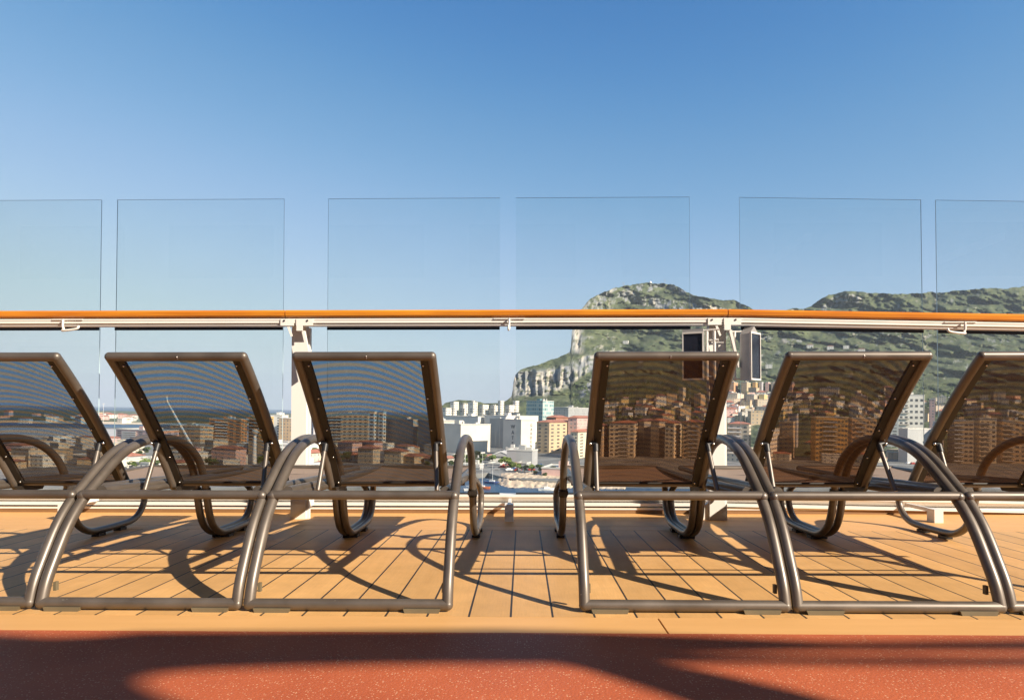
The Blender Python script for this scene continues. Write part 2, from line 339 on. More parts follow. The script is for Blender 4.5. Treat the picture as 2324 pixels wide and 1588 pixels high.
# ------------------------------------------------------------------ the ship's deck
b = MB(); b.box(-8, 8, -6, 4.95, -0.25, -0.008); tag(ship(b.build('deck_base', M['caulk'])), kind='structure')
b = MB(); b.box(-8, 8, 2.209, 3.928, -0.006, 0); tag(ship(b.build('deck', M['planks'])), kind='structure')
b = MB(); b.box(-8, 0.4435, 2.043, 2.204, -0.006, 0); b.box(0.4495, 8, 2.043, 2.204, -0.006, 0)
tag(ship(b.build('deck_edge_planks', M['border'])), kind='structure')
b = MB(); b.box(-8, 8, 3.933, 4.075, -0.006, 0); b.box(-8, 8, 4.080, 4.30, -0.006, 0); b.box(-8, 8, 4.304, 4.635, -0.006, 0); b.box(-8, 8, 4.64, 4.95, -0.006, 0)
tag(ship(b.build('deck_outer_planks', M['border'])), kind='structure')
b = MB(); b.box(-8, 8, -6, 2.040, -0.006, 0.001); tag(ship(b.build('deck_rubber_floor', M['rubber'])), kind='structure')
b = MB(); b.box(-8, 8, 4.96, 5.02, -34, -0.03); tag(ship(b.build('ship_side', M['white'])), kind='structure')

# ------------------------------------------------------------------ the railing
def U2X(u, y): return (u-1185.6)/F*y          # picture column to deck X at deck depth y
RY = 4.275
rail = ship(empty('deck_railing'), 0, RY, 0)
tag(rail, 'white ship railing with varnished wooden handrail and tall clear glass wind screens', 'railing')
KX = 1.312; SL = -0.019                      # beyond the second post the rail dips a little
def bay(x0, x1, dip):
    return (lambda x: (x-KX)*SL) if dip else (lambda x: 0.0)
def sheared(mb, dip):
    if dip: mb.v = [(x, y, z+(x-KX)*SL) for x, y, z in mb.v]
    return mb
for (x0, x1, dip) in ((-7.2, -1.533, 0), (-1.527, KX-0.003, 0), (KX+0.003, 7.0, 1)):
    b = MB(); prof = [(-0.055, 1.322), (-0.058, 1.345), (-0.046, 1.358), (0.046, 1.358), (0.058, 1.345), (0.055, 1.322), (0.045, 1.313), (-0.045, 1.313)]
    vs = [(x, y, z) for x in (x0, x1) for y, z in prof]; n = 8
    b.add(vs, [(i, n+i, n+(i+1) % n, (i+1) % n) for i in range(n)]+[tuple(range(n)), tuple(reversed(range(n, 2*n)))])
    sheared(b, dip).build('handrail', M['teak'], rail)
    b = MB(); b.box(x0, x1, -0.045, 0.045, 1.294, 1.304); b.box(x0, x1, -0.042, -0.034, 1.276, 1.294); b.box(x0, x1, -0.032, 0.040, 1.262, 1.2935)
    b.box(x0, x1, -0.012, 0.012, 1.303, 1.314); b.box(x0, x1, 0.030, 0.036, 1.3585, 1.368)
    sheared(b, dip).build('top_rail', M['white'], rail)
    b = MB()                                     # bottom rail channel
    prof = [(0.33, 0.128), (0.33, 0.116), (0.345, 0.113), (0.385, 0.074), (0.335, 0.071), (0.335, 0.054), (0.47, 0.054), (0.47, 0.128)]; n = 8
    vs = [(x, y, z) for x in (x0, x1) for y, z in prof]
    b.add(vs, [(i, n+i, n+(i+1) % n, (i+1) % n) for i in range(n)]+[tuple(range(n)), tuple(reversed(range(n, 2*n)))])
    sheared(b, dip).build('bottom_rail', M['white'], rail)
for (x0, x1) in ((-7.5, 7.5),):
    b = MB(); b.box(x0, x1, RY+0.355, RY+0.54, 0.001, 0.026); b.box(x0, x1, RY+0.35, RY+0.54, 0.0265, 0.042); tag(ship(b.build('deck_kerb', [M['kerb'], M['white']])), kind='structure')
    kb = bpy.data.objects['deck_kerb'].data
    for p_ in kb.polygons: p_.material_index = 1 if p_.center.z > 0.02622 else 0
def post(px, side):
    b = MB(); z0 = 0.0
    b.box(px-0.055, px+0.045, 0.062, 0.12, z0, 1.2615); b.box(px+0.0455, px+0.062, 0.075, 0.11, 0, 1.2615); b.box(px-0.02, px+0.02, 0.1205, 0.32, 0.06, 0.10)
    b.box(px-0.05, px+0.04, -0.03, 0.12, 1.262, 1.272)
    p = b.build('post', M['white'], rail)
    b = MB()                                     # bracket that carries the handrail
    b.box(px-0.09, px-0.004, -0.050, -0.0455, 1.258, 1.302); b.box(px+0.012, px+0.12, -0.050, -0.0455, 1.258, 1.302); b.box(px+0.014, px+0.055, -0.0498, -0.046, 1.225, 1.258)
    b.prism([(px+0.045, 1.226), (px+0.064, 1.226), (px+0.112, 0.99), (px+0.102, 0.985)], -0.044, -0.020, T=Matrix(((1, 0, 0, 0), (0, 0, 1, 0), (0, 1, 0, 0), (0, 0, 0, 1))))
    b.prism([(px-0.045, 1.250), (px-0.030, 1.250), (px-0.008, 1.19), (px-0.02, 1.185)], -0.056, -0.0505, T=Matrix(((1, 0, 0, 0), (0, 0, 1, 0), (0, 1, 0, 0), (0, 0, 0, 1))))
    b.build('bracket', M['white'], p)
    b = MB()
    for dx in (-0.065, 0.085): b = MB(); b.tube([(px+dx, -0.0505, 1.29), (px+dx, -0.055, 1.29)], 0.006, 8); b.build('bolt', M['black'], p)
    if side:
        b = MB()
        b.prism([(px-0.045, 0.0), (px-0.13, 0.0), (px-0.125, 0.04), (px-0.10, 0.085), (px-0.06, 0.11), (px-0.056, 0.135), (px-0.056, 0.0)], 0.08, 0.11, T=Matrix(((1, 0, 0, 0), (0, 0, 1, 0), (0, 1, 0, 0), (0, 0, 0, 1))))
        b.build('base_gusset', M['white'], p)
for px, s in ((-4.37, 0), (-1.470, 0), (1.275, 1), (4.12, 0)): post(px, s)
for fx in (-2.98, -0.085, 2.64, 5.5):
    z = (fx-KX)*SL if fx > KX else 0
    b = MB(); b.box(fx-0.028, fx+0.028, -0.030, 0.05, 0, 0.110+z); b.box(fx-0.010, fx+0.010, 0.0505, 0.3295, 0.085+z, 0.108+z); b.build('rail_foot', M['white'], rail)
for hx in (-2.95, -0.085, 2.78):
    z = (hx-KX)*SL if hx > KX else 0
    b = MB(); b.box(hx-0.10, hx+0.10, -0.0515, -0.047, 1.297+z, 1.304+z)
    sg = -1 if hx < -1 else (1 if hx > 1 else 0)
    b.tube(smooth_path([(hx+0.02*sg, -0.06, 1.30+z), (hx+0.02*sg, -0.062, 1.255+z), (hx+0.01*sg, -0.066, 1.235+z), (hx-0.01*sg-0.002, -0.10, 1.222+z), (hx-0.10*sg-0.002, -0.105, 1.232+z), (hx-0.112*sg-0.002, -0.10, 1.252+z)]), 0.0075, 8)
    b.build('hook', M['white'], rail)
GY = 0.400                                    # glass stands just outboard of the rail
gy = RY+GY
panels = [(-232, 214, 453), (251, 638, 451), (740, 1134, 448.5), (1171, 1566, 446), (1679, 2088, 451), (2121, 2530, 459.5)]
for (ua, ub, vt) in panels:
    xa, xb = U2X(ua, gy), U2X(ub, gy); xc = (xa+xb)/2
    dip = xa > KX
    zt = 2.232; zs = lambda x: (x-KX)*SL if dip else 0.0
    b = MB(); d = 0.008
    va = [(xa, GY, 0.128+zs(xa)), (xb, GY, 0.128+zs(xb)), (xb, GY, zt+zs(xb)), (xa, GY, zt+zs(xa))]
    vb = [(x, y+d, z) for x, y, z in va]
    b.add(va+vb, [(0, 1, 2, 3), (7, 6, 5, 4)], 0); b.add(va+vb, [(1, 5, 6, 2), (4, 0, 3, 7), (3, 2, 6, 7), (0, 4, 5, 1)], 1)
    g = b.build('glass_panel', [M['glass'], M['glass_edge']], rail)
    for z0, z1 in ((1.290, 1.345), (0.128, 0.140)):
        b = MB(); b.box(xa, xb, GY-0.012, GY-0.002, z0, z1); sheared(b, dip).build('gasket', M['gasket'], g)

# ------------------------------------------------------------------ floodlights on the second post
def flood(name_label, x, y, z, rz, wdt, peak):
    r = ship(empty('deck_floodlight'), x, y, z, rz); tag(r, name_label, 'floodlight', 'floodlights on the white rail post')
    h = 0.325
    b = MB()
    if peak:
        poly = [(-wdt/2, 0), (wdt/2, 0), (wdt/2, h-0.03), (0, h+0.02), (-wdt/2, h-0.03)]
    else:
        poly = [(-wdt/2, 0), (wdt/2, 0), (wdt/2, h), (-wdt/2, h)]
    b.prism(poly, 0.0, 0.065, T=Matrix(((1, 0, 0, 0), (0, 0, 1, 0), (0, 1, 0, 0), (0, 0, 0, 1))))
    b.build('housing', M['greymetal'], r)
    b = MB(); b.box(-wdt/2-0.001, wdt/2+0.001, -0.012, -0.0005, 0.0, 0.010); b.box(-wdt/2-0.001, wdt/2+0.001, -0.012, -0.0005, h-0.03, h-0.02)
    b.box(-wdt/2-0.001, -wdt/2+0.005, -0.012, -0.0005, 0.0102, h-0.0302); b.box(wdt/2-0.005, wdt/2+0.001, -0.012, -0.0005, 0.0102, h-0.0302)
    b.build('trim', M['white'], r)
    b = MB(); b.box(-wdt/2+0.005, wdt/2-0.005, -0.006, -0.001, 0.011, h-0.031); b.build('lamp_glass', M['lampglass'], r)
    return r
fl = flood('upright floodlight with dark glass face left of the second rail post', U2X(1569, 4.25), 4.22, 0.905, R(-22), 0.128, False)
b = MB(); 
for dx in (0.085, 0.13): b.tube([(dx, 0.02, 0.0), (dx, 0.02, 0.31)], 0.009, 8)
b.tube([(0.06, 0.02, 0.315), (0.16, 0.02, 0.318)], 0.006, 8); b.tube([(0.06, 0.02, 0.02), (0.16, 0.02, 0.02)], 0.006, 8); b.tube([(0.10, 0.02, 0.25), (0.155, 0.02, 0.25)], 0.008, 8)
b.build('mounting_bracket', M['white'], fl)
fr_ = flood('grey floodlight turned sideways right of the second rail post', U2X(1709, 4.25), 4.24, 0.905, R(44), 0.125, True)
b = MB(); Ti = Matrix.Rotation(R(-44), 4, 'Z')
def tp(p): return Ti @ Vector(p)
b.tube([tp((-0.115, 0.03, 0.0)), tp((-0.115, 0.03, 0.315))], 0.008, 8); b.tube([tp((-0.04, 0.03, 0.315)), tp((-0.17, 0.03, 0.315))], 0.005, 8); b.tube([tp((-0.04, 0.03, 0.01)), tp((-0.17, 0.03, 0.01))], 0.005, 8)
b.build('mounting_bracket', M['white'], fr_)

# ------------------------------------------------------------------ sun loungers
TR = 0.019; HW = 0.3395
lounger = empty('sun_lounger')
side = [(0, .0225), (.018, .08), (.05, .142), (.125, .263), (.2, .345), (.27, .398), (.40, .486), (.50, .532), (.62, .560), (.74, .568), (.88, .555), (1.0, .512), (1.10, .435), (1.155, .34), (1.185, .24), (1.215, .15), (1.26, .085), (1.34, .042), (1.43, .031), (1.62, .031), (1.75, .040), (1.83, .075), (1.875, .135), (1.878, .195), (1.84, .245), (1.74, .285), (1.5, .325), (1.2, .350), (.8, .365), (.5, .372), (.26, .380)]
for s in (-1, 1):
    b = MB(); P = smooth_path([(s*HW, y, z) for y, z in side[:24]], 5)
    P2 = smooth_path([(s*(HW-0.0 if i < 2 else HW-min(0.038, 0.012*(i-1))), y, z) for i, (y, z) in enumerate(side[22:])], 5)
    b.tube(P, TR, 16); b.ball(P[0], TR); b.tube(P2, TR*0.99, 16)
    sf = b.build('side_frame', M['frame'], lounger)
    b = MB(); b.tube([(s*HW, 1.172, 0.295), (s*HW, 1.181, 0.255)], TR+0.004, 14); b.box(s*HW-0.024, s*HW+0.024, 1.14, 1.18, 0.265, 0.285); b.build('clamp', M['rail_black'], sf)
    b = MB(); b.box(s*(HW-0.019)-0.005, s*(HW-0.019)+0.005, 0.035, 0.050, 0.055, 0.085); b.build('stacking_bumper', M['pad'], sf)
    for (y0, y1) in ((1.40, 1.46), (1.60, 1.66)):
        b = MB(); b.box(s*HW-0.022, s*HW+0.022, y0, y1, 0.0, 0.016); b.build('foot_pad', M['black'], lounger)
    b = MB(); b.prism([(s*.255-0.058, 0), (s*.255+0.058, 0), (s*.255+0.063, 0.014), (s*.255-0.063, 0.014)], -0.024, 0.0, T=Matrix(((1, 0, 0, 0), (0, 0, 1, 0), (0, 1, 0, 0), (0, 0, 0, 1))))
    b.build('foot_pad', M['pad'], lounger)
b = MB(); b.tube([(-HW, 0, .0225), (HW, 0, .0225)], TR+0.0005, 16); b.ball((-HW, 0, .0225), TR+0.0006); b.ball((HW, 0, .0225), TR+0.0006); b.build('foot_bar', M['frame'], lounger)
b = MB(); b.tube([(-HW, 0.205, .3715), (HW, 0.205, .3715)], TR-0.002, 16)
b.ball((-HW, .205, .368), TR+0.001); b.ball((HW, .205, .368), TR+0.001); b.build('cross_bar', M['frame'], lounger)
# seat
SY0, SY1, SH = 0.735, 1.84, 0.360
seat = MB()
for i in range(14):
    y0 = SY0+(SY1-SY0)*i/14; y1 = SY0+(SY1-SY0)*(i+1)/14
    z = lambda y: SH-0.016*math.sin(math.pi*min(1, (y-SY0)/(SY1-SY0)))*1.0
    vs = []; 
    for y in (y0, y1):
        for x in (-0.275, -0.13, 0.0, 0.13, 0.275): vs.append((x, y, z(y)-0.012*(1-(x/0.275)**2)))
    for x in (-0.275, -0.13, 0.0, 0.13, 0.275): pass
    seat.add(vs, [(j, j+1, j+6, j+5) for j in range(4)], 0, True)
seat.build('seat', M['seat'], lounger)
for s in (-1, 1):
    b = MB(); b.tube([(s*0.288, 0.225, SH+0.006), (s*0.285, SY0-0.02, SH-0.006), (s*0.285, SY1+0.01, SH-0.006)], 0.014, 10); b.build('seat_rail', M['frame'], lounger)
b = MB(); b.tube([(-0.285, SY1+0.01, SH-0.006), (0.285, SY1+0.01, SH-0.006)], 0.016, 10, ball=True); b.build('seat_end_bar', M['frame'], lounger)
b = MB(); b.tube([(-0.30, .31, .350), (0.30, .31, .350)], 0.006, 8); b.build('hinge_rod', M['rail_black'], lounger)
for y in (0.63, 1.15, 1.55): b = MB(); b.tube([(-0.30, y, SH-0.034), (0.30, y, SH-0.034)], 0.012, 10); b.build('seat_support', M['rail_black'], lounger)
for s in (-1, 1):                               # notched ratchet plate below the hinge
    b = MB(); b.prism([(0.66, .352), (0.86, .352), (0.84, .325), (0.70, .325)], s*0.24-0.008, s*0.24+0.008, T=Matrix(((0, 0, 1, 0), (1, 0, 0, 0), (0, 1, 0, 0), (0, 0, 0, 1))))
    b.build('ratchet_plate', M['rail_black'], lounger)
# backrest: bowed frame from hinge (y .72,h .345) to the top (y .235,h .878)
B0 = Vector((0, .715, .345)); B1 = Vector((0, .235, .893)); BD = (B1-B0); BL = BD.length; BN = Vector((0, BD.z, -BD.y)).normalized()   # BN points away from the camera
def bp(x, t, off=0.0): 
    p = B0+BD*t+BN*(0.030*4*t*(1-t)*0.8+off); return Vector((x-0.006, p.y, p.z))
back = MB(); BW = 0.2575; BR = 0.0172
for s in (-1, 1): back.tube([bp(s*BW, t/14) for t in range(15)], BR, 14)
back.tube([bp(-BW, 1), bp(BW, 1)], BR+0.0003, 14); back.ball(bp(-BW, 1), BR+.0005); back.ball(bp(BW, 1), BR+.0005)
back.tube([bp(-BW, 0.02, 0.01), bp(BW, 0.02, 0.01)], 0.011, 10)
bf = back.build('backrest_frame', M['frame'], lounger)
b = MB(); b.ball(bp(0.012, 1)+Vector((0, -BR, -0.002)), 0.0028); b.tube([bp(0.012, 1)+Vector((0, -BR-.0005, -0.003)), bp(0.012, 1)+Vector((0, -BR+.001, -0.010))], 0.0016, 6); b.build('rivet', M['steel'], bf)
b = MB()
for i in range(20):
    t0 = 0.035+0.935*i/20; t1 = 0.035+0.935*(i+1)/20
    b.add([bp(-BW+.03, t0, .004), bp(BW-.03, t0, .004), bp(BW-.03, t1, .004), bp(-BW+.03, t1, .004)], [(0, 1, 2, 3)], 0, True)
b.build('backrest_sling', M['sling'], lounger)
b = MB(); b.tube([bp(-BW+.03, .035, .004), bp(BW-.03, .035, .004)], 0.006, 8); b.build('sling_hem', M['rail_black'], lounger)
for s in (-1, 1):
    b = MB(); xs = sorted((s*(BW-0.0145), s*(BW-0.046)))
    for i in range(14):
        t0 = 0.02+0.95*i/14; t1 = 0.02+0.95*(i+1)/14
        q = [bp(xs[0], t0, -.003), bp(xs[1], t0, -.003), bp(xs[1], t1, -.003), bp(xs[0], t1, -.003), bp(xs[0], t0, .010), bp(xs[1], t0, .010), bp(xs[1], t1, .010), bp(xs[0], t1, .010)]
        b.add(q, [(0, 1, 2, 3), (7, 6, 5, 4), (0, 3, 7, 4), (1, 5, 6, 2)])
    sr = b.build('sling_rail', M['rail_black'], lounger)
    for t in (0.94, 0.70, 0.46, 0.25, 0.05):
        b = MB(); b.ball(bp(s*(BW-.037), t, -.006), 0.0042, nu=8, nv=6); b.build('screw', M['steel'], sr)
    top = bp(s*0.235, 0.37, -0.022); bot = Vector((s*0.245, 0.45, .362))
    b = MB(); b.tube([top+(bot-top)*0.12, bot], 0.0095, 10); st = b.build('support_strut', M['frame'], lounger)
    b = MB(); b.tube([top, top+(bot-top)*0.16], 0.0125, 10); b.tube([top+Vector((s*0.020, .004, .005)), top+Vector((-s*0.004, 0, 0))], 0.0115, 10); b.build('strut_bracket', M['black'], st)
    b = MB(); b.ball(top+Vector((s*0.023, -.010, .004)), 0.006, nu=8, nv=6); b.build('screw', M['steel'], st)
index_children()
LAB = ['leftmost brown sun lounger of the row, mostly cut off by the picture edge',
       'brown tubular sun lounger second from the left with blue moire stripes in its mesh back',
       'brown tubular sun lounger left of the open gap, beside the empty deck planks',
       'brown sun lounger right of the open gap, in front of the floodlight',
       'brown tubular sun lounger second from the right, its dark mesh back against the apartment blocks',
       'rightmost brown sun lounger of the row, cut off by the picture edge']
LX = [-2.040, -1.317, -0.595, 0.551, 1.270, 1.989]; LZ = [0]*6
FY = 2.265
for i, x in enumerate(LX):
    m = SHIP @ T3(x, FY+[.004, 0, -.002, .002, 0, .006][i], 0) @ Matrix.Rotation(R([.2, -.15, .1, 0, .15, -.2][i]), 4, 'Z')
    o = lounger if i == 0 else copy_tree(lounger, m)
    if i == 0: o.matrix_world = m
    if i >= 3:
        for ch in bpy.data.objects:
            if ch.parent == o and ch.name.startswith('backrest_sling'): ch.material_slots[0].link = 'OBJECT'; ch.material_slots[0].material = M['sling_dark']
    tag(o, LAB[i], 'sun lounger', 'sun loungers lined up along the railing')

# ------------------------------------------------------------------ unseen panels added behind the camera, cut to the red floor's soft shadows
HC = 4.3; OX, OY = 1.40*HC, -0.95*HC
def dk(u, v):
    y = 0.653*F/(v-952); return ((u-1185.6)/F*y+OX, y+OY)
can = ship(empty('shadow_canopy')); tag(can, 'unseen added sunshade of flat curved panels held by beams behind the loungers', 'occluder')
polys = [[(-900, 1470), (0, 1446), (120, 1452), (230, 1448), (330, 1438), (700, 1434), (1150, 1428), (1300, 1431), (1500, 1437), (1900, 1452), (2324, 1446), (3000, 1440), (3000, 1462), (2324, 1466), (1900, 1468), (1500, 1482), (1380, 1494), (1250, 1503), (1100, 1503), (900, 1506), (700, 1511), (500, 1518), (370, 1528), (320, 1542), (330, 1560), (420, 1600), (600, 1680), (-900, 1680)],
         [(1320, 1495), (1900, 1494), (3000, 1492), (3000, 1508), (2000, 1509), (1560, 1509), (1400, 1506)],
         [(1270, 1500), (1400, 1500), (1560, 1512), (1720, 1540), (1950, 1590), (2250, 1680), (1850, 1680), (1600, 1592), (1450, 1545), (1350, 1518)]]
for k, pl in enumerate(polys):
    b = MB(); P = [dk(u, v) for u, v in pl]; b.prism(P, HC+0.03*k, HC+0.03*k+0.02); b.build('shadow_panel', M['white'], can)
for x in (2.0, 6.0, 10.0, 14.0):
    b = MB(); b.box(x-0.06, x+0.06, -7.99, -4.5, HC+0.10, HC+0.25); b.build('support_beam', M['white'], can)

sup = ship(empty('added_superstructure')); tag(sup, 'unseen ship wall and slab added behind the camera to block skylight, with dark windows', 'superstructure')  # added out of view to block skylight from behind
b = MB(); b.box(-40, 40, -12, -8, 0, 9.4); b.build('wall', M['shade_wall'], sup)
b = MB(); b.box(-40, 40, -1.2, 6.0, 7.3, 7.6); b.build('overhead_blocker', M['shade_wall'], sup)  # unseen slab added overhead to cut skylight and deepen the deck shadows
for zz in (1.2, 4.4, 7.4):
    for k in range(-9, 10): b = MB(); b.box(k*4-1.4, k*4+1.4, -7.995, -7.97, zz, zz+1.4); b.build('window', M['lampglass'], sup)
# ================================================================== the world beyond the ship
def hor(u): return 936.0+(u-1162)*0.01745
CR = C.to_3x3()
def P(u, v, D):
    d = CR @ Vector(((u-1162)/F, 1.0, -(v-919)/F)); return Vector((0, 0, EYE))+d*(D/d.y)
def depth_of(u, v, z=2.5): return (EYE-z)*F/(v-hor(u))
# ---- noise
def vnoise(x, y, seed=0):
    g = np.random.default_rng(seed).random((256, 256)); xi = np.floor(x).astype(int); yi = np.floor(y).astype(int); fx = x-xi; fy = y-yi
    fx = fx*fx*(3-2*fx); fy = fy*fy*(3-2*fy)
    a = g[xi % 256, yi % 256]; b_ = g[(xi+1) % 256, yi % 256]; c = g[xi % 256, (yi+1) % 256]; d = g[(xi+1) % 256, (yi+1) % 256]
    return (a*(1-fx)+b_*fx)*(1-fy)+(c*(1-fx)+d*fx)*fy
def fbm(x, y, o=4, seed=0, gain=0.5):
    s = 0; a = 1; t = 0
    for i in range(o): s = s+a*vnoise(x*2**i, y*2**i, seed+i); t += a; a *= gain
    return s/t
def grid_mesh(name, X, Y, Z, mat, col=None, smooth=True):
    nr, nc = X.shape; v = np.stack([X, Y, Z], -1).reshape(-1, 3)
    i = np.arange(nr-1)[:, None]*nc+np.arange(nc-1)[None, :]; f = np.stack([i, i+1, i+nc+1, i+nc], -1).reshape(-1, 4)
    me = bpy.data.meshes.new(name); me.vertices.add(len(v)); me.vertices.foreach_set('co', v.ravel().astype(np.float32))
    me.loops.add(f.size); me.loops.foreach_set('vertex_index', f.ravel().astype(np.int32))
    me.polygons.add(len(f)); me.polygons.foreach_set('loop_start', (np.arange(len(f))*4).astype(np.int32))
    me.update(calc_edges=True); me.materials.append(mat)
    if smooth: me.polygons.foreach_set('use_smooth', np.ones(len(f), dtype=bool))
    if col is not None:
        a = me.color_attributes.new('cover', 'FLOAT_COLOR', 'POINT'); c4 = np.ones((len(v), 4), dtype=np.float32); c4[:, :3] = col.reshape(-1, 3); a.data.foreach_set('color', c4.ravel())
    return link(name, me)
def cover_mat():
    m, n = nmat('hill_cover'); out = N(n, 'ShaderNodeOutputMaterial'); p = N(n, 'ShaderNodeBsdfPrincipled'); a = N(n, 'ShaderNodeVertexColor', layer_name='cover')
    L(n, a.outputs[0], p.inputs['Base Color']); p.inputs['Roughness'].default_value = 0.95; p.inputs['Specular IOR Level'].default_value = 0.1; L(n, p.outputs[0], out.inputs[0]); return m
# ---- sea
m, n = nmat('sea_water'); out = N(n, 'ShaderNodeOutputMaterial'); p = N(n, 'ShaderNodeBsdfPrincipled'); tc = N(n, 'ShaderNodeTexCoord')
no = N(n, 'ShaderNodeTexNoise', i_Scale=0.25, i_Detail=6.0); mp = N(n, 'ShaderNodeMapping'); mp.inputs['Scale'].default_value = (0.35, 1, 1)
L(n, tc.outputs['Object'], mp.inputs[0]); L(n, mp.outputs[0], no.inputs['Vector'])
bu = N(n, 'ShaderNodeBump', i_Strength=0.6, i_Distance=0.4); L(n, no.outputs[0], bu.inputs['Height']); L(n, bu.outputs[0], p.inputs['Normal'])
n2 = N(n, 'ShaderNodeTexNoise', i_Scale=0.01, i_Detail=3.0); L(n, mp.outputs[0], n2.inputs['Vector']); r = ramp(n, [(0.35, (0.006, 0.038, 0.095)), (0.65, (0.012, 0.058, 0.125))]); L(n, n2.outputs[0], r.inputs[0])
L(n, r.outputs[0], p.inputs['Base Color']); p.inputs['Roughness'].default_value = 0.35; p.inputs['Specular IOR Level'].default_value = 0.25; L(n, p.outputs[0], out.inputs[0]); M['sea'] = m
ang = np.linspace(0, 2*math.pi, 97)[:-1]
vs = [(0, 0, 0)]+[(22000*math.cos(a), 22000*math.sin(a), 0) for a in ang]
me = bpy.data.meshes.new('sea'); me.from_pydata(vs, [], [(0, i+1, (i+1) % 96+1) for i in range(96)]); me.materials.append(M['sea']); tag(link('sea', me), kind='structure')
# ---- flat land of the town, the quay, the far spit
M['ground'] = plain('town_ground', (0.17, 0.165, 0.155), 0.9, var=0.5, scale=0.06)
M['runway'] = plain('runway_concrete', (0.46, 0.45, 0.43), 0.9, var=0.12, scale=0.02)
M['sand'] = plain('pale_sand', (0.62, 0.50, 0.36), 0.9, var=0.1, scale=0.05)
M['scrub'] = plain('scrub_ground', (0.10, 0.115, 0.055), 0.95, var=0.5, scale=0.02)
M['shallow'] = plain('shallow_water', (0.03, 0.20, 0.26), 0.3, var=0.2, scale=0.01)
def gp(u, v, z=2.5):
    q = P(u, v, depth_of(u, v, z)); return (q.x, q.y)
def land(name, pts, z0, z1, mat):
    b = MB(); b.prism(pts, z0, z1); return tag(b.build(name, mat), kind='structure')
town = [gp(-900, 1110), gp(1040, 1105), gp(1048, 1078), gp(1108, 1072), gp(1128, 1079), gp(1160, 1086), gp(1330, 1092), gp(3300, 1130), (2600, 900), (900, 950), gp(1100, 975), gp(900, 978), gp(-900, 968-13)]
land('town_ground', town, -2, 2.5, M['ground'])
land('runway', [gp(-900, 1000, 2.6), gp(700, 1004, 2.6), gp(760, 982, 2.6), gp(-900, 965-12, 2.6)], 2.2, 2.504+.1, M['runway'])
land('spit_beach', [gp(-900, 944, 1), gp(200, 960, 1), gp(420, 963, 1), gp(900, 966, 1), gp(1300, 963, 1), gp(1300, 950, 1), gp(-900, 915, 1)], -1, 1.0, M['sand'])
land('spit_scrub', [gp(-900, 939, 2), gp(200, 954.5, 2), gp(420, 959, 2), gp(900, 961, 2), gp(1300, 960, 2), gp(1300, 947, 2), gp(600, 937, 2), (-1200, 4300), (-4500, 4000)], 0, 2.0, M['scrub'])
# ---- riprap point
def riprap():
    pts = []
    us = np.linspace(1112, 1420, 120); rows = 16
    X = np.zeros((rows, len(us))); Y = X.copy(); Z = X.copy()
    for j, u in enumerate(us):
        k = min(1, (u-1112)/40.0)
        vb = 1084+ (22)*k**0.6 + (u-1112)*0.012; vt = 1082-14*k**0.7+ max(0, u-1180)*0.02
        for i in range(rows):
            t = i/(rows-1); zz = -0.4+3.4*min(1, t*1.5)*(k**0.5); v = vb+(vt-vb)*t
            D = depth_of(u, vb, 0)+ t*(14+30*k)
            q = P(u, hor(u)+(EYE-zz)*F/D, D); X[i, j], Y[i, j], Z[i, j] = q.x, q.y, q.z
    nn = fbm(X/1.6+200, Y/1.6+50, 3, 5); Z += (nn-0.4)*1.9; Y += (fbm(X/1.3+40, Y/1.3, 2, 9)-0.5)*1.6
    cc = fbm(X/1.1+10, Y/1.1+300, 2, 21)[..., None]; col = np.array([0.60, 0.47, 0.34])*(0.55+0.75*cc)
    o = grid_mesh('riprap_bank', X, Y, Z, M['cover'], col, smooth=False); tag(o, kind='structure')
M['cover'] = cover_mat()
riprap()
# ---- the rock
SIL = [(880, 1010), (960, 975), (1000, 925), (1010, 914), (1040, 907), (1075, 909), (1100, 915), (1139, 914), (1152, 907), (1160, 900), (1163, 893), (1165, 866), (1170, 850), (1180, 838), (1200, 833), (1230, 824), (1262, 812), (1290, 801), (1295, 795), (1297, 760), (1300, 742), (1308, 722), (1320, 701), (1336, 682), (1350, 671), (1375, 660), (1400, 652), (1420, 648), (1440, 645), (1475, 642), (1510, 644), (1530, 648), (1550, 658), (1570, 668), (1600, 675), (1640, 681), (1665, 680), (1690, 692), (1712, 705), (1740, 712), (1775, 706), (1800, 699), (1822, 700), (1840, 696), (1855, 682), (1880, 670), (1910, 662), (1935, 661), (1960, 664), (2010, 666), (2060, 668), (2100, 664), (2150, 662), (2200, 657), (2250, 653), (2280, 655), (2324, 650), (2450, 640), (2600, 652), (2800, 690), (3000, 760), (3200, 900)]
su = np.array([a for a, _ in SIL], float); sv = np.array([c for _, c in SIL], float)
US = np.arange(882, 3200, 2.2); NR = 200
def sstep(a, b_, x): t = np.clip((x-a)/(b_-a), 0, 1); return t*t*(3-2*t)
KE_L = np.array([-70, -40, 0, 22, 40, 60, 95, 130, 150, 185, 300.]); KD_L = np.array([700, 800, 1130, 1200, 1330, 1370, 1395, 1500, 1620, 1700, 2000.])
KE_R = np.array([-90, -40, 0, 60, 150, 250, 320.]); KD_R = np.array([545, 720, 980, 1330, 1730, 2050, 2200.])
def terrain_D(u, e):
    wgt = sstep(1290, 1420, u); return np.interp(e, KE_L, KD_L)*(1-wgt)+np.interp(e, KE_R, KD_R)*wgt
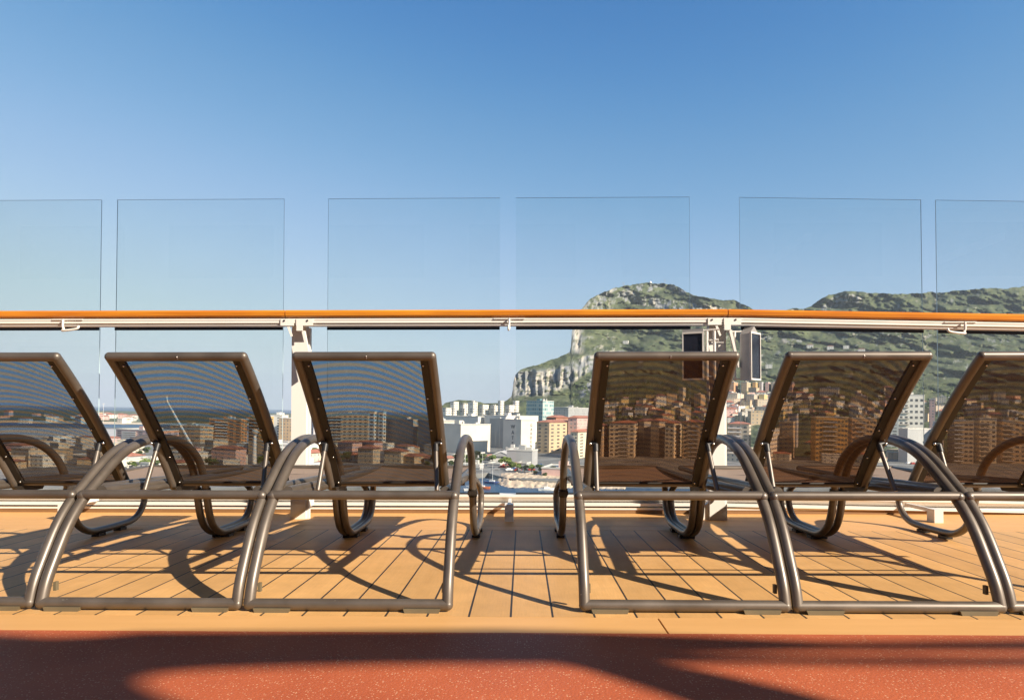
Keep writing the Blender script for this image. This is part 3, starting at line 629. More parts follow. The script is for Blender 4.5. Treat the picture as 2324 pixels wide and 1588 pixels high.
def make_rock():
    U, S = np.meshgrid(US, np.linspace(0, 1, NR))
    vsil = np.interp(U, su, sv) + (fbm(U/9, U*0+3, 3, 77)-0.5)*5*sstep(1165, 1180, U)
    wgt = sstep(1290, 1420, U)
    e0 = -72*(1-wgt)-90*wgt; e1 = np.maximum(hor(U)-vsil, e0+1)
    E = e0+(e1-e0)*S
    D = terrain_D(U, E)
    # cliffs of the lower bluff: little depth gained inside the band
    V = hor(U)-E
    Zc = EYE+E/F*D
    X = (U-1162)/F*D; 
    # fold the ground: gullies and bushes
    px = X/45; py = (E*1.0)/14
    big = fbm(px*0.45+7, py*0.5+31, 3, 3)-0.5; mid = fbm(px*1.3, py*1.2+9, 3, 13)-0.5
    sx = X/11; sy = E/3.6
    fine = fbm(sx, sy, 3, 23, 0.6)-0.5
    edge = np.minimum(1, S*6)
    # rock mask
    def band(pts, half, soft=6.0):
        r_ = np.zeros_like(U); px_, py_ = zip(*pts)
        vc = np.interp(U, px_, py_); ins = sstep(px_[0]-soft, px_[0]+soft, U)*(1-sstep(px_[-1]-soft, px_[-1]+soft, U))
        hw = np.interp(U, px_, half) if isinstance(half, (list, tuple)) else half
        return ins*(1-sstep(hw*0.75, hw*1.25, np.abs(V-vc)))
    n1 = fbm(U/5+3, V/12+8, 4, 41, 0.6); n2 = fbm(U/12+30, V/9+80, 4, 51, 0.6)
    cliff = band([(1160, 874), (1200, 868), (1240, 868), (1290, 851), (1330, 826), (1380, 812), (1420, 800)], [30, 28, 29, 25, 20, 16, 3])
    cliff = np.maximum(cliff, (1-sstep(1312, 1332, U))*sstep(1288, 1294, U)*(1-sstep(796, 806, V)))
    cliff = np.maximum(cliff, sstep(1305, 1330, U)*(1-sstep(1372, 1400, U))*(1-sstep(700, 712, V))*0.6*sstep(.42, .5, n1))
    patch = band([(1318, 893), (1345, 868), (1380, 845)], [12, 14, 5])*sstep(.38, .46, n1)
    patch = np.maximum(patch, band([(1330, 700), (1380, 668), (1420, 662), (1475, 652), (1520, 654), (1560, 664)], [10, 12, 10, 9, 8, 5])*sstep(.47, .53, n2))
    patch = np.maximum(patch, band([(1400, 672), (1450, 682), (1520, 692), (1600, 700), (1680, 712)], [6, 10, 11, 9, 4])*sstep(.46, .52, n1))
    patch = np.maximum(patch, band([(1865, 700), (1895, 684), (1930, 676), (1960, 684)], [8, 12, 12, 5])*sstep(.44, .5, n1))
    patch = np.maximum(patch, band([(1720, 762), (1800, 770), (1840, 790)], [8, 10, 4])*sstep(.52, .58, n2)*.8)
    patch = np.maximum(patch, (n2 > 0.70)*0.5*(V < 860)*(U > 1300))
    rockm = np.clip(np.maximum(cliff, patch), 0, 1)
    rockm = rockm*(1-sstep(.60, .66, fbm(U/7+90, V/6+10, 3, 61))*0.85)
    clf = np.clip(cliff, 0, 1)
    amp = (D/1500)
    D2 = D + edge*(big*150*wgt + big*40*(1-wgt) + mid*50)*amp*(1-0.5*clf) + edge*fine*24*amp*(1-clf) + clf*edge*((fbm(U/8, V/50, 3, 71)-0.5)*60+fine*7)
    D2[0] = D[0]
    Q = CR
    # camera space point -> world, roll included
    dx = (U-1162)/F; dv = -( (hor(U)-E) - 919)/F
    def world(Dm):
        wx = Q[0][0]*dx+Q[0][1]+Q[0][2]*dv; wy = Q[1][0]*dx+Q[1][1]+Q[1][2]*dv; wz = Q[2][0]*dx+Q[2][1]+Q[2][2]*dv
        s_ = Dm/wy; return wx*s_, wy*s_, EYE+wz*s_
    XX, YY, ZZ = world(D2)
    ZZ = ZZ + edge*fine*9*(1-clf)*(S < 0.985)
    ZZ[0] = 0.5
    # far side, so the rock is a solid mass
    bx = []; K = 8
    for k in range(1, K+1):
        t = k/K; bx.append((XX[-1]+ (XX[-1]/YY[-1])*700*t, YY[-1]+700*t, ZZ[-1]*(1-t**1.5)-1*t))
    XX = np.vstack([XX]+[q[0] for q in bx]); YY = np.vstack([YY]+[q[1] for q in bx]); ZZ = np.vstack([ZZ]+[q[2] for q in bx])
    # ground cover colours: pale limestone, scrub, darker pines
    g1 = fbm(U/16+5, V/9+6, 4, 81, .6)[..., None]; g2 = fbm(U/4, V/3, 3, 91, .6)[..., None]
    dark = np.array([0.052, 0.066, 0.036]); light = np.array([0.118, 0.134, 0.066]); dry = np.array([0.165, 0.155, 0.10])
    tg = np.clip((g1-0.36)*3.2, 0, 1); col = dark*(1-tg)+light*tg
    td = np.clip((g2-0.56)*4, 0, 1)*0.55; col = col*(1-td)+dry*td
    rg = fbm(U/3+11, V/8+70, 3, 101, .65)[..., None]; pal = np.clip((fbm(U/7+60, V/26+2, 3, 111)[..., None]-0.5)*5, 0, 1); stone = (np.array([0.27, 0.27, 0.265])*(1-pal)+np.array([0.52, 0.46, 0.38])*pal)*(0.70+0.45*rg)
    col = col*(1-rockm[..., None])+stone*rockm[..., None]
    col = np.vstack([col, np.repeat(col[-1:], K, 0)])
    o = grid_mesh('rock_hill', XX, YY, ZZ, M['cover'], col); tag(o, kind='structure')
    return D2, E
RD, RE = make_rock()
def on_rock(u, v):
    """a point on the hill seen in column u at height v"""
    j = int(np.clip(round((u-US[0])/2.2), 0, len(US)-1)); e = hor(u)-v
    D = float(np.interp(e, RE[:, j], RD[:, j])); return P(u, v, D), D

# ---- buildings
PAL = dict(offwhite=(0.70, 0.62, 0.51), white=(0.76, 0.70, 0.61), cream=(0.67, 0.56, 0.41), beige=(0.55, 0.44, 0.32), sand=(0.58, 0.42, 0.26), ochre=(0.60, 0.36, 0.13), orange=(0.58, 0.31, 0.15), pink=(0.66, 0.42, 0.36),
           grey=(0.38, 0.37, 0.36), stone=(0.50, 0.44, 0.37), teal=(0.12, 0.24, 0.25), rust=(0.42, 0.16, 0.08), lilac=(0.48, 0.44, 0.44), yellow=(0.66, 0.50, 0.22))
FM = {}
def fmat(c, kind='plain'):
    k = (c, kind)
    if k not in FM:
        if kind == 'plain': FM[k] = plain('plaster_'+c, PAL[c], 0.8, var=0.1, scale=0.08)
        elif kind == 'grid': FM[k] = facade('facade_'+c, PAL[c], fw=3.4, fh=3.1, wx=0.42, wz=0.42)
        elif kind == 'balcony': FM[k] = facade('balconied_'+c, PAL[c], (0.13, 0.115, 0.10), fw=5.2, fh=3.1, wx=0.66, wz=0.5, band=0.7)
        elif kind == 'small': FM[k] = facade('cottage_'+c, PAL[c], fw=3.4, fh=3.0, wx=0.32, wz=0.4)
    return FM[k]
M['redroof'] = plain('terracotta_tiles', (0.38, 0.150, 0.095), 0.8, var=0.25, scale=0.5)
M['flatroof'] = plain('roof_felt', (0.55, 0.52, 0.47), 0.85, var=0.15, scale=0.1)
M['window'] = plain('dark_window', (0.13, 0.125, 0.12), 0.25, var=0.3, scale=0.4, vary_obj=0.4)
M['shade_win'] = plain('balcony_recess', (0.10, 0.085, 0.07), 0.7, var=0.3, scale=0.4)
M['green_glass'] = plain('green_glass', (0.10, 0.20, 0.19), 0.15, var=0.3, scale=0.15, spec=0.8)
WM = {}
def winmesh(wd, ht, dp=0.25):
    k = (round(wd, 1), round(ht, 1))
    if k not in WM:
        b = MB(); b.box(-k[0]/2, k[0]/2, -0.12, dp, -k[1]/2, k[1]/2); WM[k] = b.mesh('window', M['window'])
    return WM[k]
def bldg(name, ul, uc, ur, vt, D, col, label, phi=25, kind='plain', roof='flat', win=None, cat='apartment block', group=None, zg=2.4, roofh=None, extras=(), gl=None):
    """box house with its near corner in column uc; left face to ul, right face to ur; top edge at vt"""
    cxw = P(uc, vt, D); ph = R(phi)
    kl = (ul-1162)/F; kr = (ur-1162)/F
    a = (cxw.x-kl*cxw.y)/(math.cos(ph)+kl*math.sin(ph)); bb = (kr*cxw.y-cxw.x)/(math.sin(ph)-kr*math.cos(ph)) if abs(math.sin(ph)-kr*math.cos(ph)) > 1e-3 else 12
    a = max(a, 3); 
    if bb < 4 or bb > 90: bb = 14
    h = cxw.z-zg
    root = empty(name, T3(cxw.x, cxw.y, zg) @ Matrix.Rotation(-ph, 4, 'Z')); tag(root, label, cat, group)
    b = MB(); b.box(-a, 0, 0, bb, -3, h); wl = b.build('wall', fmat(col, kind) if gl is None else gl, root)
    if roof == 'red':
        o = 0.8; rh = roofh or 1.9; b = MB(); x0, x1, y0, y1 = -a-o, o, -o, bb+o; ins = min(x1-x0, y1-y0)*0.45
        if x1-x0 > y1-y0: top = [(x0+ins, (y0+y1)/2), (x1-ins, (y0+y1)/2)]; fs = [(0, 1, 5, 4), (1, 2, 5), (2, 3, 4, 5), (3, 0, 4), (3, 2, 1, 0)]
        else: top = [((x0+x1)/2, y0+ins), ((x0+x1)/2, y1-ins)]; fs = [(0, 1, 4), (1, 2, 5, 4), (2, 3, 5), (3, 0, 4, 5), (3, 2, 1, 0)]
        b.add([(x0, y0, h+.02), (x1, y0, h+.02), (x1, y1, h+.02), (x0, y1, h+.02)]+[(x, y, h+rh) for x, y in top], fs); b.build('roof', M['redroof'], root)
    else:
        b = MB(); q = 0.35
        b.add([(-a-.25, -.25, h+.01), (.25, -.25, h+.01), (.25, bb+.25, h+.01), (-a-.25, bb+.25, h+.01), (-a-.25, -.25, h+.8), (.25, -.25, h+.8), (.25, bb+.25, h+.8), (-a-.25, bb+.25, h+.8),
               (-a+q, q, h+.8), (-q, q, h+.8), (-q, bb-q, h+.8), (-a+q, bb-q, h+.8), (-a+q, q, h+.3), (-q, q, h+.3), (-q, bb-q, h+.3), (-a+q, bb-q, h+.3)],
              [(0, 1, 5, 4), (1, 2, 6, 5), (2, 3, 7, 6), (3, 0, 4, 7), (3, 2, 1, 0), (4, 5, 9, 8), (5, 6, 10, 9), (6, 7, 11, 10), (7, 4, 8, 11), (8, 9, 13, 12), (9, 10, 14, 13), (10, 11, 15, 14), (11, 8, 12, 15), (12, 13, 14, 15)])
        rf = b.build('roof', M['flatroof'], root)
        if a > 10 and bb > 8:
            b = MB(); b.box(-a*.62, -a*.62+min(6, a*.25), bb*.35, bb*.35+4.5, h+.31, h+3.3); b.build('stair_head', fmat(col), rf)
    rb = random.Random(int(uc*7+vt))
    if roof != 'red' and a > 8:
        for k_ in range(2):
            pw_ = rb.uniform(1.5, 3.5); px_ = -a*rb.uniform(.1, .55)-pw_; py_ = bb*rb.uniform(.15, .7)
            b = MB(); b.box(px_, px_+pw_, py_, py_+pw_, h+.31, h+rb.uniform(1.4, 3.0)); b.build('roof_plant', M['flatroof'], rf)
    if win and win[0] >= 6 and win[1] >= 3:
        fh_ = h/(win[0]+0.6); c0 = rb.randrange(0, max(1, win[1]-2)); cw = a/win[1]; nb = max(2, win[1]//2)
        key = ('balc', round(cw*nb, 1))
        if key not in WM:
            b = MB(); b.box(0, key[1]-.3, -1.25, 0, -.12, 0); b.box(0, key[1]-.3, -1.25, -1.15, .001, .95); WM[key] = b.mesh('balcony', fmat('white' if rb.random() < .5 else 'stone'))
        for r_ in range(win[0]): o = link('balcony', WM[key], root); o.location = (-a+cw*c0+.15, -0.01, fh_*(r_+.45))
    if win:
        rows, nl, nr = win[:3]; ww = win[3] if len(win) > 3 else 0.5; fh = h/(rows+0.6)
        for r_ in range(rows):
            z = fh*(r_+0.75)
            for c_ in range(nl):
                o = link('window', winmesh(a/nl*ww, fh*0.42), root); o.location = (-a+a/nl*(c_+.5), 0, z)
            for c_ in range(nr):
                o = link('window', winmesh(bb/nr*ww, fh*0.42), root); o.location = (0, bb/nr*(c_+.5), z); o.rotation_euler = (0, 0, R(90))
    root['_a'] = a; root['_b'] = bb; root['_h'] = h
    return root
# left part, seen through and between the first loungers
bldg('apartment_block', -60, 30, 95, 1002, 470, 'beige', 'beige block behind the leftmost lounger with rows of dark windows', 28, win=(4, 4, 3))
bldg('apartment_block', 100, 150, 225, 998, 520, 'lilac', 'pale grey block behind the leftmost lounger backrest', 30, 'balcony')
bldg('apartment_block', 232, 300, 330, 1010, 455, 'cream', 'low cream balcony block right of the leftmost lounger', 20, 'balcony')
bldg('apartment_block', 265, 345, 408, 978, 560, 'pink', 'pink apartment block with white roof above the first pair of armrests', 30, win=(6, 5, 4))
bldg('harbour_office', 150, 250, 300, 1040, 395, 'white', 'low white flat roofed building near the quay behind the leftmost lounger', 24, 'balcony', cat='building')
bldg('apartment_block', 388, 455, 486, 968, 590, 'sand', 'sand coloured apartment slab behind the left arm of the second lounger', 18, 'balcony')
bldg('apartment_block', 476, 548, 562, 952, 600, 'orange', 'orange brown apartment tower behind the second lounger mesh', 14, win=(8, 5, 2, .55))
bldg('apartment_block', 566, 604, 622, 945, 610, 'ochre', 'ochre yellow apartment tower behind the right side of the second lounger', 16, win=(8, 3, 2, .5))
bldg('apartment_block', 612, 640, 655, 943, 660, 'white', 'narrow white tower left of the white rail post', 12, win=(9, 2, 1, .4))
bldg('apartment_block', 634, 664, 712, 950, 640, 'sand', 'peach coloured apartment tower hidden partly by the white rail post', 14, 'grid')
bldg('apartment_block', 692, 712, 735, 944, 600, 'lilac', 'mauve grey tower just right of the first white rail post', 38, 'grid')
bldg('commercial_building', 540, 700, 745, 1012, 470, 'white', 'long low white commercial building below the towers near the first post', 12, win=(2, 9, 2, .3), cat='building')
bldg('commercial_building', 420, 520, 560, 1030, 430, 'teal', 'low grey green warehouse behind the second lounger', 20, cat='warehouse')
bldg('apartment_block', 731, 836, 842, 940, 640, 'beige', 'wide beige apartment slab with many windows behind the third lounger mesh', 6, win=(9, 9, 0, .45))
bldg('apartment_block', 838, 850, 856, 934, 600, 'white', 'slim white twin tower left one behind the third lounger mesh', 20, win=(9, 1, 1, .5))
bldg('apartment_block', 860, 870, 877, 935, 600, 'white', 'slim white twin tower right one behind the third lounger mesh', 20, win=(9, 1, 1, .5))
bldg('warehouse', 872, 938, 948, 953, 590, 'stone', 'big plain grey block behind the right part of the third lounger mesh', 40, cat='warehouse')
bldg('warehouse', 950, 1006, 1012, 955, 560, 'stone', 'plain grey block hidden by the right rail of the third lounger', 40, cat='warehouse')
for i, (u, v, w_, c) in enumerate([(700, 1028, 30, 'cream'), (745, 1022, 42, 'sand'), (800, 1032, 34, 'white'), (842, 1018, 46, 'beige'), (905, 1024, 52, 'cream'), (958, 1036, 40, 'white'), (655, 1036, 26, 'sand'), (985, 1040, 34, 'stone')]):
    bldg('low_house', u-w_*.6, u+w_*.1, u+w_*.5, v, 400+8*(i % 3), c, ['low cream', 'low sandy', 'low white', 'low beige', 'broad cream', 'white quayside', 'small sandy', 'low stone'][i]+' house with red roof '+['left of the third lounger', 'behind the left of the third mesh', 'behind the middle of the third mesh', 'under the twin towers', 'under the big grey block', 'behind the right of the third mesh', 'beside the first rail post', 'at the right rail of the third lounger'][i], 22, 'small', 'red', cat='house')
# centre: white towers, the white blocks, the green glass house
for i, (a_, b_, c_, v) in enumerate([(1003, 1012, 1026, 926), (1022, 1030, 1041, 912), (1043, 1052, 1066, 916), (1062, 1074, 1084, 913), (1086, 1096, 1109, 919), (1109, 1122, 1131, 921), (1130, 1136, 1144, 910), (1146, 1156, 1168, 920), (1164, 1170, 1178, 910)]):
    bldg('white_tower', a_, b_, c_, v, 880+10*(i % 3), 'white', 'white balconied tower on the skyline, number %s from the left between the middle loungers' % ['one', 'two', 'three', 'four', 'five', 'six', 'seven', 'eight', 'nine'][i], 34, 'balcony', cat='tower block')
bldg('office_building', 1005, 1085, 1160, 946, 700, 'white', 'long white flat roofed block under the skyline towers', 40, 'plain')
bldg('office_building', 1100, 1150, 1222, 944, 680, 'white', 'second long white flat roofed block under the skyline towers', 42, 'plain')
bldg('warehouse', 985, 1046, 1114, 964, 520, 'offwhite', 'large plain cream white block with shaded left side beside the third lounger arm', 43, cat='warehouse')
bldg('warehouse', 1112, 1147, 1160, 951, 600, 'stone', 'grey shaded block between the two big white blocks', 42, 'plain', cat='warehouse')
bc = bldg('white_block', 1143, 1183, 1216, 954, 500, 'offwhite', 'tall white block with a vertical word on each visible face', 43, cat='building')
def vert_text(word, root, face, pos, ztop, size):
    for i, ch in enumerate(word):
        cu = bpy.data.curves.new('letter', 'FONT'); cu.body = ch; cu.size = size; cu.extrude = 0.06; cu.align_x = 'CENTER'
        o = bpy.data.objects.new('letter', cu); COL.objects.link(o); bpy.context.view_layer.update()
        me = bpy.data.meshes.new_from_object(o.evaluated_get(bpy.context.evaluated_depsgraph_get())); COL.objects.unlink(o); bpy.data.objects.remove(o)
        me.materials.append(M['gasket']); q = link('letter', me, root); z = ztop-i*size*1.06
        if face == 'left': q.matrix_local = T3(pos, -0.10, z) @ Matrix.Rotation(R(90), 4, 'X')
        else: q.matrix_local = T3(0.10, pos, z) @ Matrix.Rotation(R(90), 4, 'Z') @ Matrix.Rotation(R(90), 4, 'X')
h_ = bc['_h']; vert_text('WATER', bc, 'left', -bc['_a']*0.45, h_-6.2, 4.1); vert_text('GARDENS', bc, 'right', bc['_b']*0.70, h_-4.6, 3.0)
bldg('office_building', 1195, 1232, 1257, 910, 860, 'teal', 'green glass office block on the slope behind the orange roofs', 40, roof='flat', gl=facade('curtain_wall', (0.46, 0.52, 0.47), (0.07, 0.13, 0.14), fw=3.6, fh=5.0, wx=0.78, wz=0.62, var=.05), cat='office')
bldg('office_building', 1257, 1290, 1345, 925, 800, 'grey', 'dark grey low block on the slope right of the green glass office', 30, 'grid', cat='office')
b1 = bldg('apartment_block', 1219, 1247, 1300, 958, 535, 'sand', 'tan apartment block with terracotta roof left of the fourth lounger', 30, win=(8, 2, 4, .4), roof='red')
bldg('apartment_block', 1296, 1312, 1345, 980, 480, 'cream', 'lower cream block with orange roof partly behind the fourth lounger frame', 25, win=(8, 2, 2, .4), roof='red')
bldg('apartment_block', 1290, 1310, 1345, 948, 560, 'pink', 'pink block with red roof right of the tan terracotta block', 25, 'grid', 'red')
bldg('apartment_block', 1240, 1262, 1290, 947, 580, 'rust', 'rust red roof block behind the tan terracotta block', 25, 'grid', 'red')
# behind the fourth lounger
bldg('apartment_block', 1338, 1368, 1382, 966, 500, 'beige', 'beige slab at the left edge of the fourth lounger mesh', 16, win=(8, 3, 1, .4), roof='red')
bldg('apartment_block', 1384, 1440, 1452, 960, 500, 'cream', 'wide cream slab with balconies behind the fourth lounger mesh', 14, win=(8, 5, 1, .5), roof='red')
bldg('apartment_block', 1446, 1462, 1490, 955, 540, 'stone', 'grey tower right of the wide cream slab behind the fourth mesh', 40, 'grid', 'red')
bldg('apartment_block', 1478, 1496, 1520, 955, 520, 'beige', 'narrow beige tower in the middle of the fourth lounger mesh', 30, 'grid', 'red')
bldg('apartment_block', 1510, 1530, 1548, 960, 500, 'cream', 'cream tower behind the right half of the fourth lounger mesh', 24, win=(8, 2, 2, .4), roof='red')
bldg('apartment_block', 1550, 1600, 1625, 958, 500, 'sand', 'sand slab with red roof behind the right edge of the fourth lounger', 20, win=(8, 4, 2, .45), roof='red')
# right of the second post
bldg('apartment_block', 1652, 1700, 1732, 962, 505, 'beige', 'beige block with red roof between the second post and the fifth lounger', 26, win=(8, 3, 3, .4), roof='red')
bldg('apartment_block', 1722, 1748, 1770, 975, 490, 'white', 'white balconied block left of the fifth lounger', 30, 'balcony')
bldg('apartment_block', 1768, 1800, 1832, 958, 530, 'sand', 'sand tower at the left edge of the fifth lounger mesh', 30, 'grid')
bldg('apartment_block', 1788, 1808, 1836, 940, 620, 'lilac', 'mauve slab behind the left part of the fifth lounger mesh', 30, 'grid')
bldg('apartment_block', 1852, 1925, 1935, 948, 500, 'ochre', 'tall ochre gridded slab in the middle of the fifth lounger mesh', 10, win=(9, 9, 0, .6))
bldg('apartment_block', 1934, 1990, 2004, 950, 510, 'sand', 'tall sand gridded slab in the right half of the fifth lounger mesh', 12, win=(9, 7, 1, .6))
bldg('apartment_block', 2014, 2040, 2060, 925, 640, 'white', 'white stepped balcony block left of the pale hotel', 28, 'balcony')
bldg('hotel', 2040, 2098, 2120, 897, 690, 'white', 'tall pale hotel with tall window strips between the fifth and sixth loungers', 16, win=(9, 5, 2, .5), cat='hotel')
bldg('apartment_block', 2110, 2122, 2150, 906, 760, 'pink', 'pink and cream block right of the tall pale hotel', 30, 'grid')
bldg('apartment_block', 2040, 2060, 2124, 974, 500, 'grey', 'low grey building below the hotel between two loungers', 55, 'plain', cat='building')
bldg('apartment_block', 2118, 2140, 2160, 958, 560, 'lilac', 'mauve grey block behind the sixth lounger rail', 35, 'grid')
bldg('apartment_block', 2166, 2210, 2222, 956, 500, 'beige', 'beige balcony slab at the left of the sixth lounger mesh', 16, win=(9, 4, 1, .55))
bldg('apartment_block', 2224, 2262, 2272, 950, 505, 'cream', 'cream tower in the middle of the sixth lounger mesh', 14, win=(9, 3, 1, .45))
bldg('apartment_block', 2276, 2330, 2350, 956, 510, 'sand', 'sand slab at the right edge of the picture', 16, win=(9, 4, 1, .5))
bldg('apartment_block', 2360, 2440, 2480, 950, 520, 'cream', 'cream slab just outside the right edge of the picture', 16, 'grid')
# upper town on the slope
def slope_block(name, ul, ur, vt, vb, col, label, kind='grid', roof='flat', phi=30):
    q, D = on_rock((ul+ur)/2, vb); bldg(name, ul, ul+(ur-ul)*.62, ur, vt, D, col, label, phi, kind, roof, zg=q.z-1.5)
row = [('orange', 1652, 1674), ('sand', 1682, 1703), ('ochre', 1707, 1720), ('lilac', 1722, 1733), ('pink', 1736, 1748), ('beige', 1750, 1760), ('rust', 1762, 1772), ('cream', 1775, 1787), ('pink', 1790, 1803)]
names = ['orange', 'tan', 'ochre', 'mauve', 'pink', 'beige', 'rust red', 'cream', 'rose']
for (c, a_, b_), nm_ in zip(row, names): slope_block('upper_town_block', a_, b_, 867, 892, c, '%s block in the highest row of the upper town' % nm_)
for c, a_, b_, t_, g_, nm_ in [('cream', 1650, 1688, 893, 922, 'tall cream'), ('beige', 1694, 1722, 897, 928, 'beige'), ('yellow', 1722, 1742, 895, 925, 'yellowish'), ('orange', 1700, 1712, 925, 945, 'small orange'), ('white', 1655, 1690, 922, 946, 'white'), ('white', 1860, 1930, 880, 900, 'long white'), ('cream', 1760, 1850, 890, 905, 'long cream'), ('sand', 1935, 1990, 900, 925, 'sand coloured'),
                               ('cream', 1450, 1466, 905, 930, 'narrow pale'), ('cream', 1540, 1556, 880, 910, 'second narrow pale'), ('sand', 1575, 1600, 895, 925, 'sandy stepped'), ('white', 1608, 1622, 880, 905, 'high pale'), ('cream', 2128, 2160, 900, 922, 'cream terrace'), ('stone', 2196, 2240, 920, 945, 'stone coloured'), ('white', 2265, 2278, 896, 915, 'small white upright')]:
    slope_block('upper_town_block', a_, b_, t_, g_, c, nm_+' block at the foot of the rock, %s' % ('beside the second rail post' if a_ < 1720 and a_ > 1640 else 'behind the fourth lounger' if a_ < 1640 else 'behind the sixth lounger' if a_ > 2100 else 'around the fifth lounger'))
# small hillside houses, copied from a few
def small_house(col, red, w_, d_, h_):
    b = MB(); b.box(-w_/2, w_/2, -d_/2, d_/2, -4, h_, 0)
    o = 0.5
    if red: b.add([(-w_/2-o, -d_/2-o, h_+.01), (w_/2+o, -d_/2-o, h_+.01), (w_/2+o, d_/2+o, h_+.01), (-w_/2-o, d_/2+o, h_+.01), (-w_/4, 0, h_+2), (w_/4, 0, h_+2)], [(0, 1, 5, 4), (1, 2, 5), (2, 3, 4, 5), (3, 0, 4)], 1)
    else: b.box(-w_/2-.2, w_/2+.2, -d_/2-.2, d_/2+.2, h_+.01, h_+.7, 0)
    return b.mesh('hillside_house', [fmat(col, 'small'), M['redroof']])
hm = []
for col in ('white', 'cream', 'sand', 'pink', 'yellow', 'stone', 'offwhite', 'beige'):
    for red in (True, False): hm.append((small_house(col, red, random.uniform(9, 15), random.uniform(8, 12), random.uniform(5, 11)), col, red))
cnt = 0
zones = [(1340, 1640, 905, 958, 70, 'behind the fourth lounger'), (1650, 1770, 898, 962, 70, 'between the second post and fifth lounger'), (1770, 2040, 888, 950, 75, 'behind the fifth lounger'), (2050, 2330, 905, 955, 45, 'behind the sixth lounger')]
cn = dict(offwhite='off white', beige='beige', white='white', cream='cream', sand='sandy', pink='pink', yellow='yellow', stone='grey')
for (ua, ub, va, vb, k, where) in zones:
    for i in range(k):
        u = random.uniform(ua, ub); v = va+(vb-va)*random.random()**0.8; q, D = on_rock(u, v)
        me, col, red = random.choice((hm[1], hm[3], hm[1], hm[13], hm[5], hm[15], hm[11], hm[9], hm[0], hm[2], hm[12], hm[4], hm[7])); o = link('hillside_house', me)
        s = random.uniform(0.8, 1.6); o.matrix_world = T3(q.x, q.y, q.z-0.5) @ Matrix.Rotation(R(random.uniform(-50, 20)), 4, 'Z') @ Matrix.Diagonal((s, s, s, 1))
        tag(o, 'small %s hillside house with %s roof %s' % (cn[col], 'tiled' if red else 'flat', where), 'house', 'small houses on the hillside')
for (u, v) in [(1838, 790), (1884, 793), (1920, 791), (1793, 806), (1622, 742), (1420, 780), (1955, 800), (2190, 872), (1560, 830), (1745, 835)]:
    q, D = on_rock(u, v); me, col, red = hm[0]; o = link('hillside_house', hm[random.choice((0, 1))][0]); o.matrix_world = T3(q.x, q.y, q.z+2) @ Matrix.Rotation(R(-20), 4, 'Z') @ Matrix.Diagonal((1.5, 1, .8, 1))
    tag(o, 'isolated white villa high on the wooded slope above the town', 'house', 'villas high on the slope')
# spit: small seaside houses
for i in range(46):
    u = random.choice((random.uniform(-60, 330), random.uniform(180, 330), random.uniform(560, 760))); v = hor(u)+random.uniform(17, 33)
    me, col, red = random.choice(hm[:2]+hm[4:8]+[hm[0]]*3); o = link('seaside_house', me); D = depth_of(u, v, 2)*0.8; q = P(u, hor(u)+(EYE-2)*F/D, D)
    o.matrix_world = T3(q.x, q.y, 1.8) @ Matrix.Rotation(R(random.uniform(-30, 30)), 4, 'Z') @ Matrix.Diagonal((1.7, 1.2, random.uniform(.7, 1.3), 1))
    tag(o, 'small %s house with %s roof on the far beach spit' % (cn[col], 'red' if red else 'flat'), 'house', 'small houses on the far spit')
# low town along the harbour front
for (ua, ub, va, vb, k, where) in [(-60, 1000, 1006, 1062, 85, 'on the left'), (1640, 2340, 990, 1050, 50, 'on the right'), (600, 1000, 966, 990, 26, 'between the towers')]:
    for i in range(k):
        u = random.uniform(ua, ub); v = random.uniform(va, vb); D = depth_of(u, v, 2.5); q = P(u, v, D)
        if 255 < u < 420 and v < 1050: continue
        me, col, red = random.choice((hm[1], hm[0], hm[3], hm[2], hm[5], hm[4], hm[11], hm[13], hm[15], hm[6])); o = link('harbour_house', me); sx_ = random.uniform(.7, 1.7)
        o.matrix_world = T3(q.x, q.y, 2.4) @ Matrix.Rotation(R(random.choice((-22, -35, 10))+random.uniform(-6, 6)), 4, 'Z') @ Matrix.Diagonal((sx_, random.uniform(.8, 1.2), random.uniform(.5, 1.0), 1))
        tag(o, 'low %s house with %s roof in the harbour town %s' % (cn[col], 'tiled' if red else 'flat', where), 'house', 'low houses of the harbour town')
# ---- trees: trunk and a crown of many leaf clumps
M['leaf'] = plain('leaves', (0.085, 0.115, 0.035), 0.8, var=0.6, scale=0.35); M['leaf2'] = plain('bright_leaves', (0.17, 0.23, 0.05), 0.8, var=0.5, scale=0.35)
M['bark'] = plain('bark', (0.16, 0.12, 0.08), 0.9)
def crown_mesh(h, r, k, mat, seed):
    rr = random.Random(seed); b = MB(); cl = [(rr.uniform(-.6, .6)*r, rr.uniform(-.6, .6)*r, h*rr.uniform(.45, .9), r*rr.uniform(.3, .55)) for _ in range(7)]
    for i in range(k):
        cx_, cy_, cz_, cr_ = rr.choice(cl); d = Vector((rr.gauss(0, 1), rr.gauss(0, 1), rr.gauss(0, 1))).normalized()*cr_*rr.uniform(.6, 1.1)
        c = Vector((cx_, cy_, cz_))+d; u_ = Vector((rr.gauss(0, 1), rr.gauss(0, 1), rr.gauss(0, 1))).normalized(); v_ = u_.orthogonal().normalized(); s = r*rr.uniform(.06, .14)
        b.add([c-u_*s, c+v_*s, c+u_*s, c-v_*s], [(0, 1, 2, 3)], 0)
    return b.mesh('crown', mat)
cms = [crown_mesh(6, 2.6, 900, M['leaf'], 1), crown_mesh(6, 2.6, 900, M['leaf2'], 2), crown_mesh(5, 2.4, 900, M['leaf'], 3)]
def trunk_mesh():
    b = MB(); b.tube([(0, 0, 0), (.1, 0, 2.0), (0, .1, 4.2)], [.22, .17, .08], 7)
    for a in (0, 2.1, 4.2): b.tube([(.08, 0, 2.0), (math.cos(a)*1.2, math.sin(a)*1.2, 4.0)], [.10, .04], 5)
    return b.mesh('trunk', M['bark'])
tm = trunk_mesh()
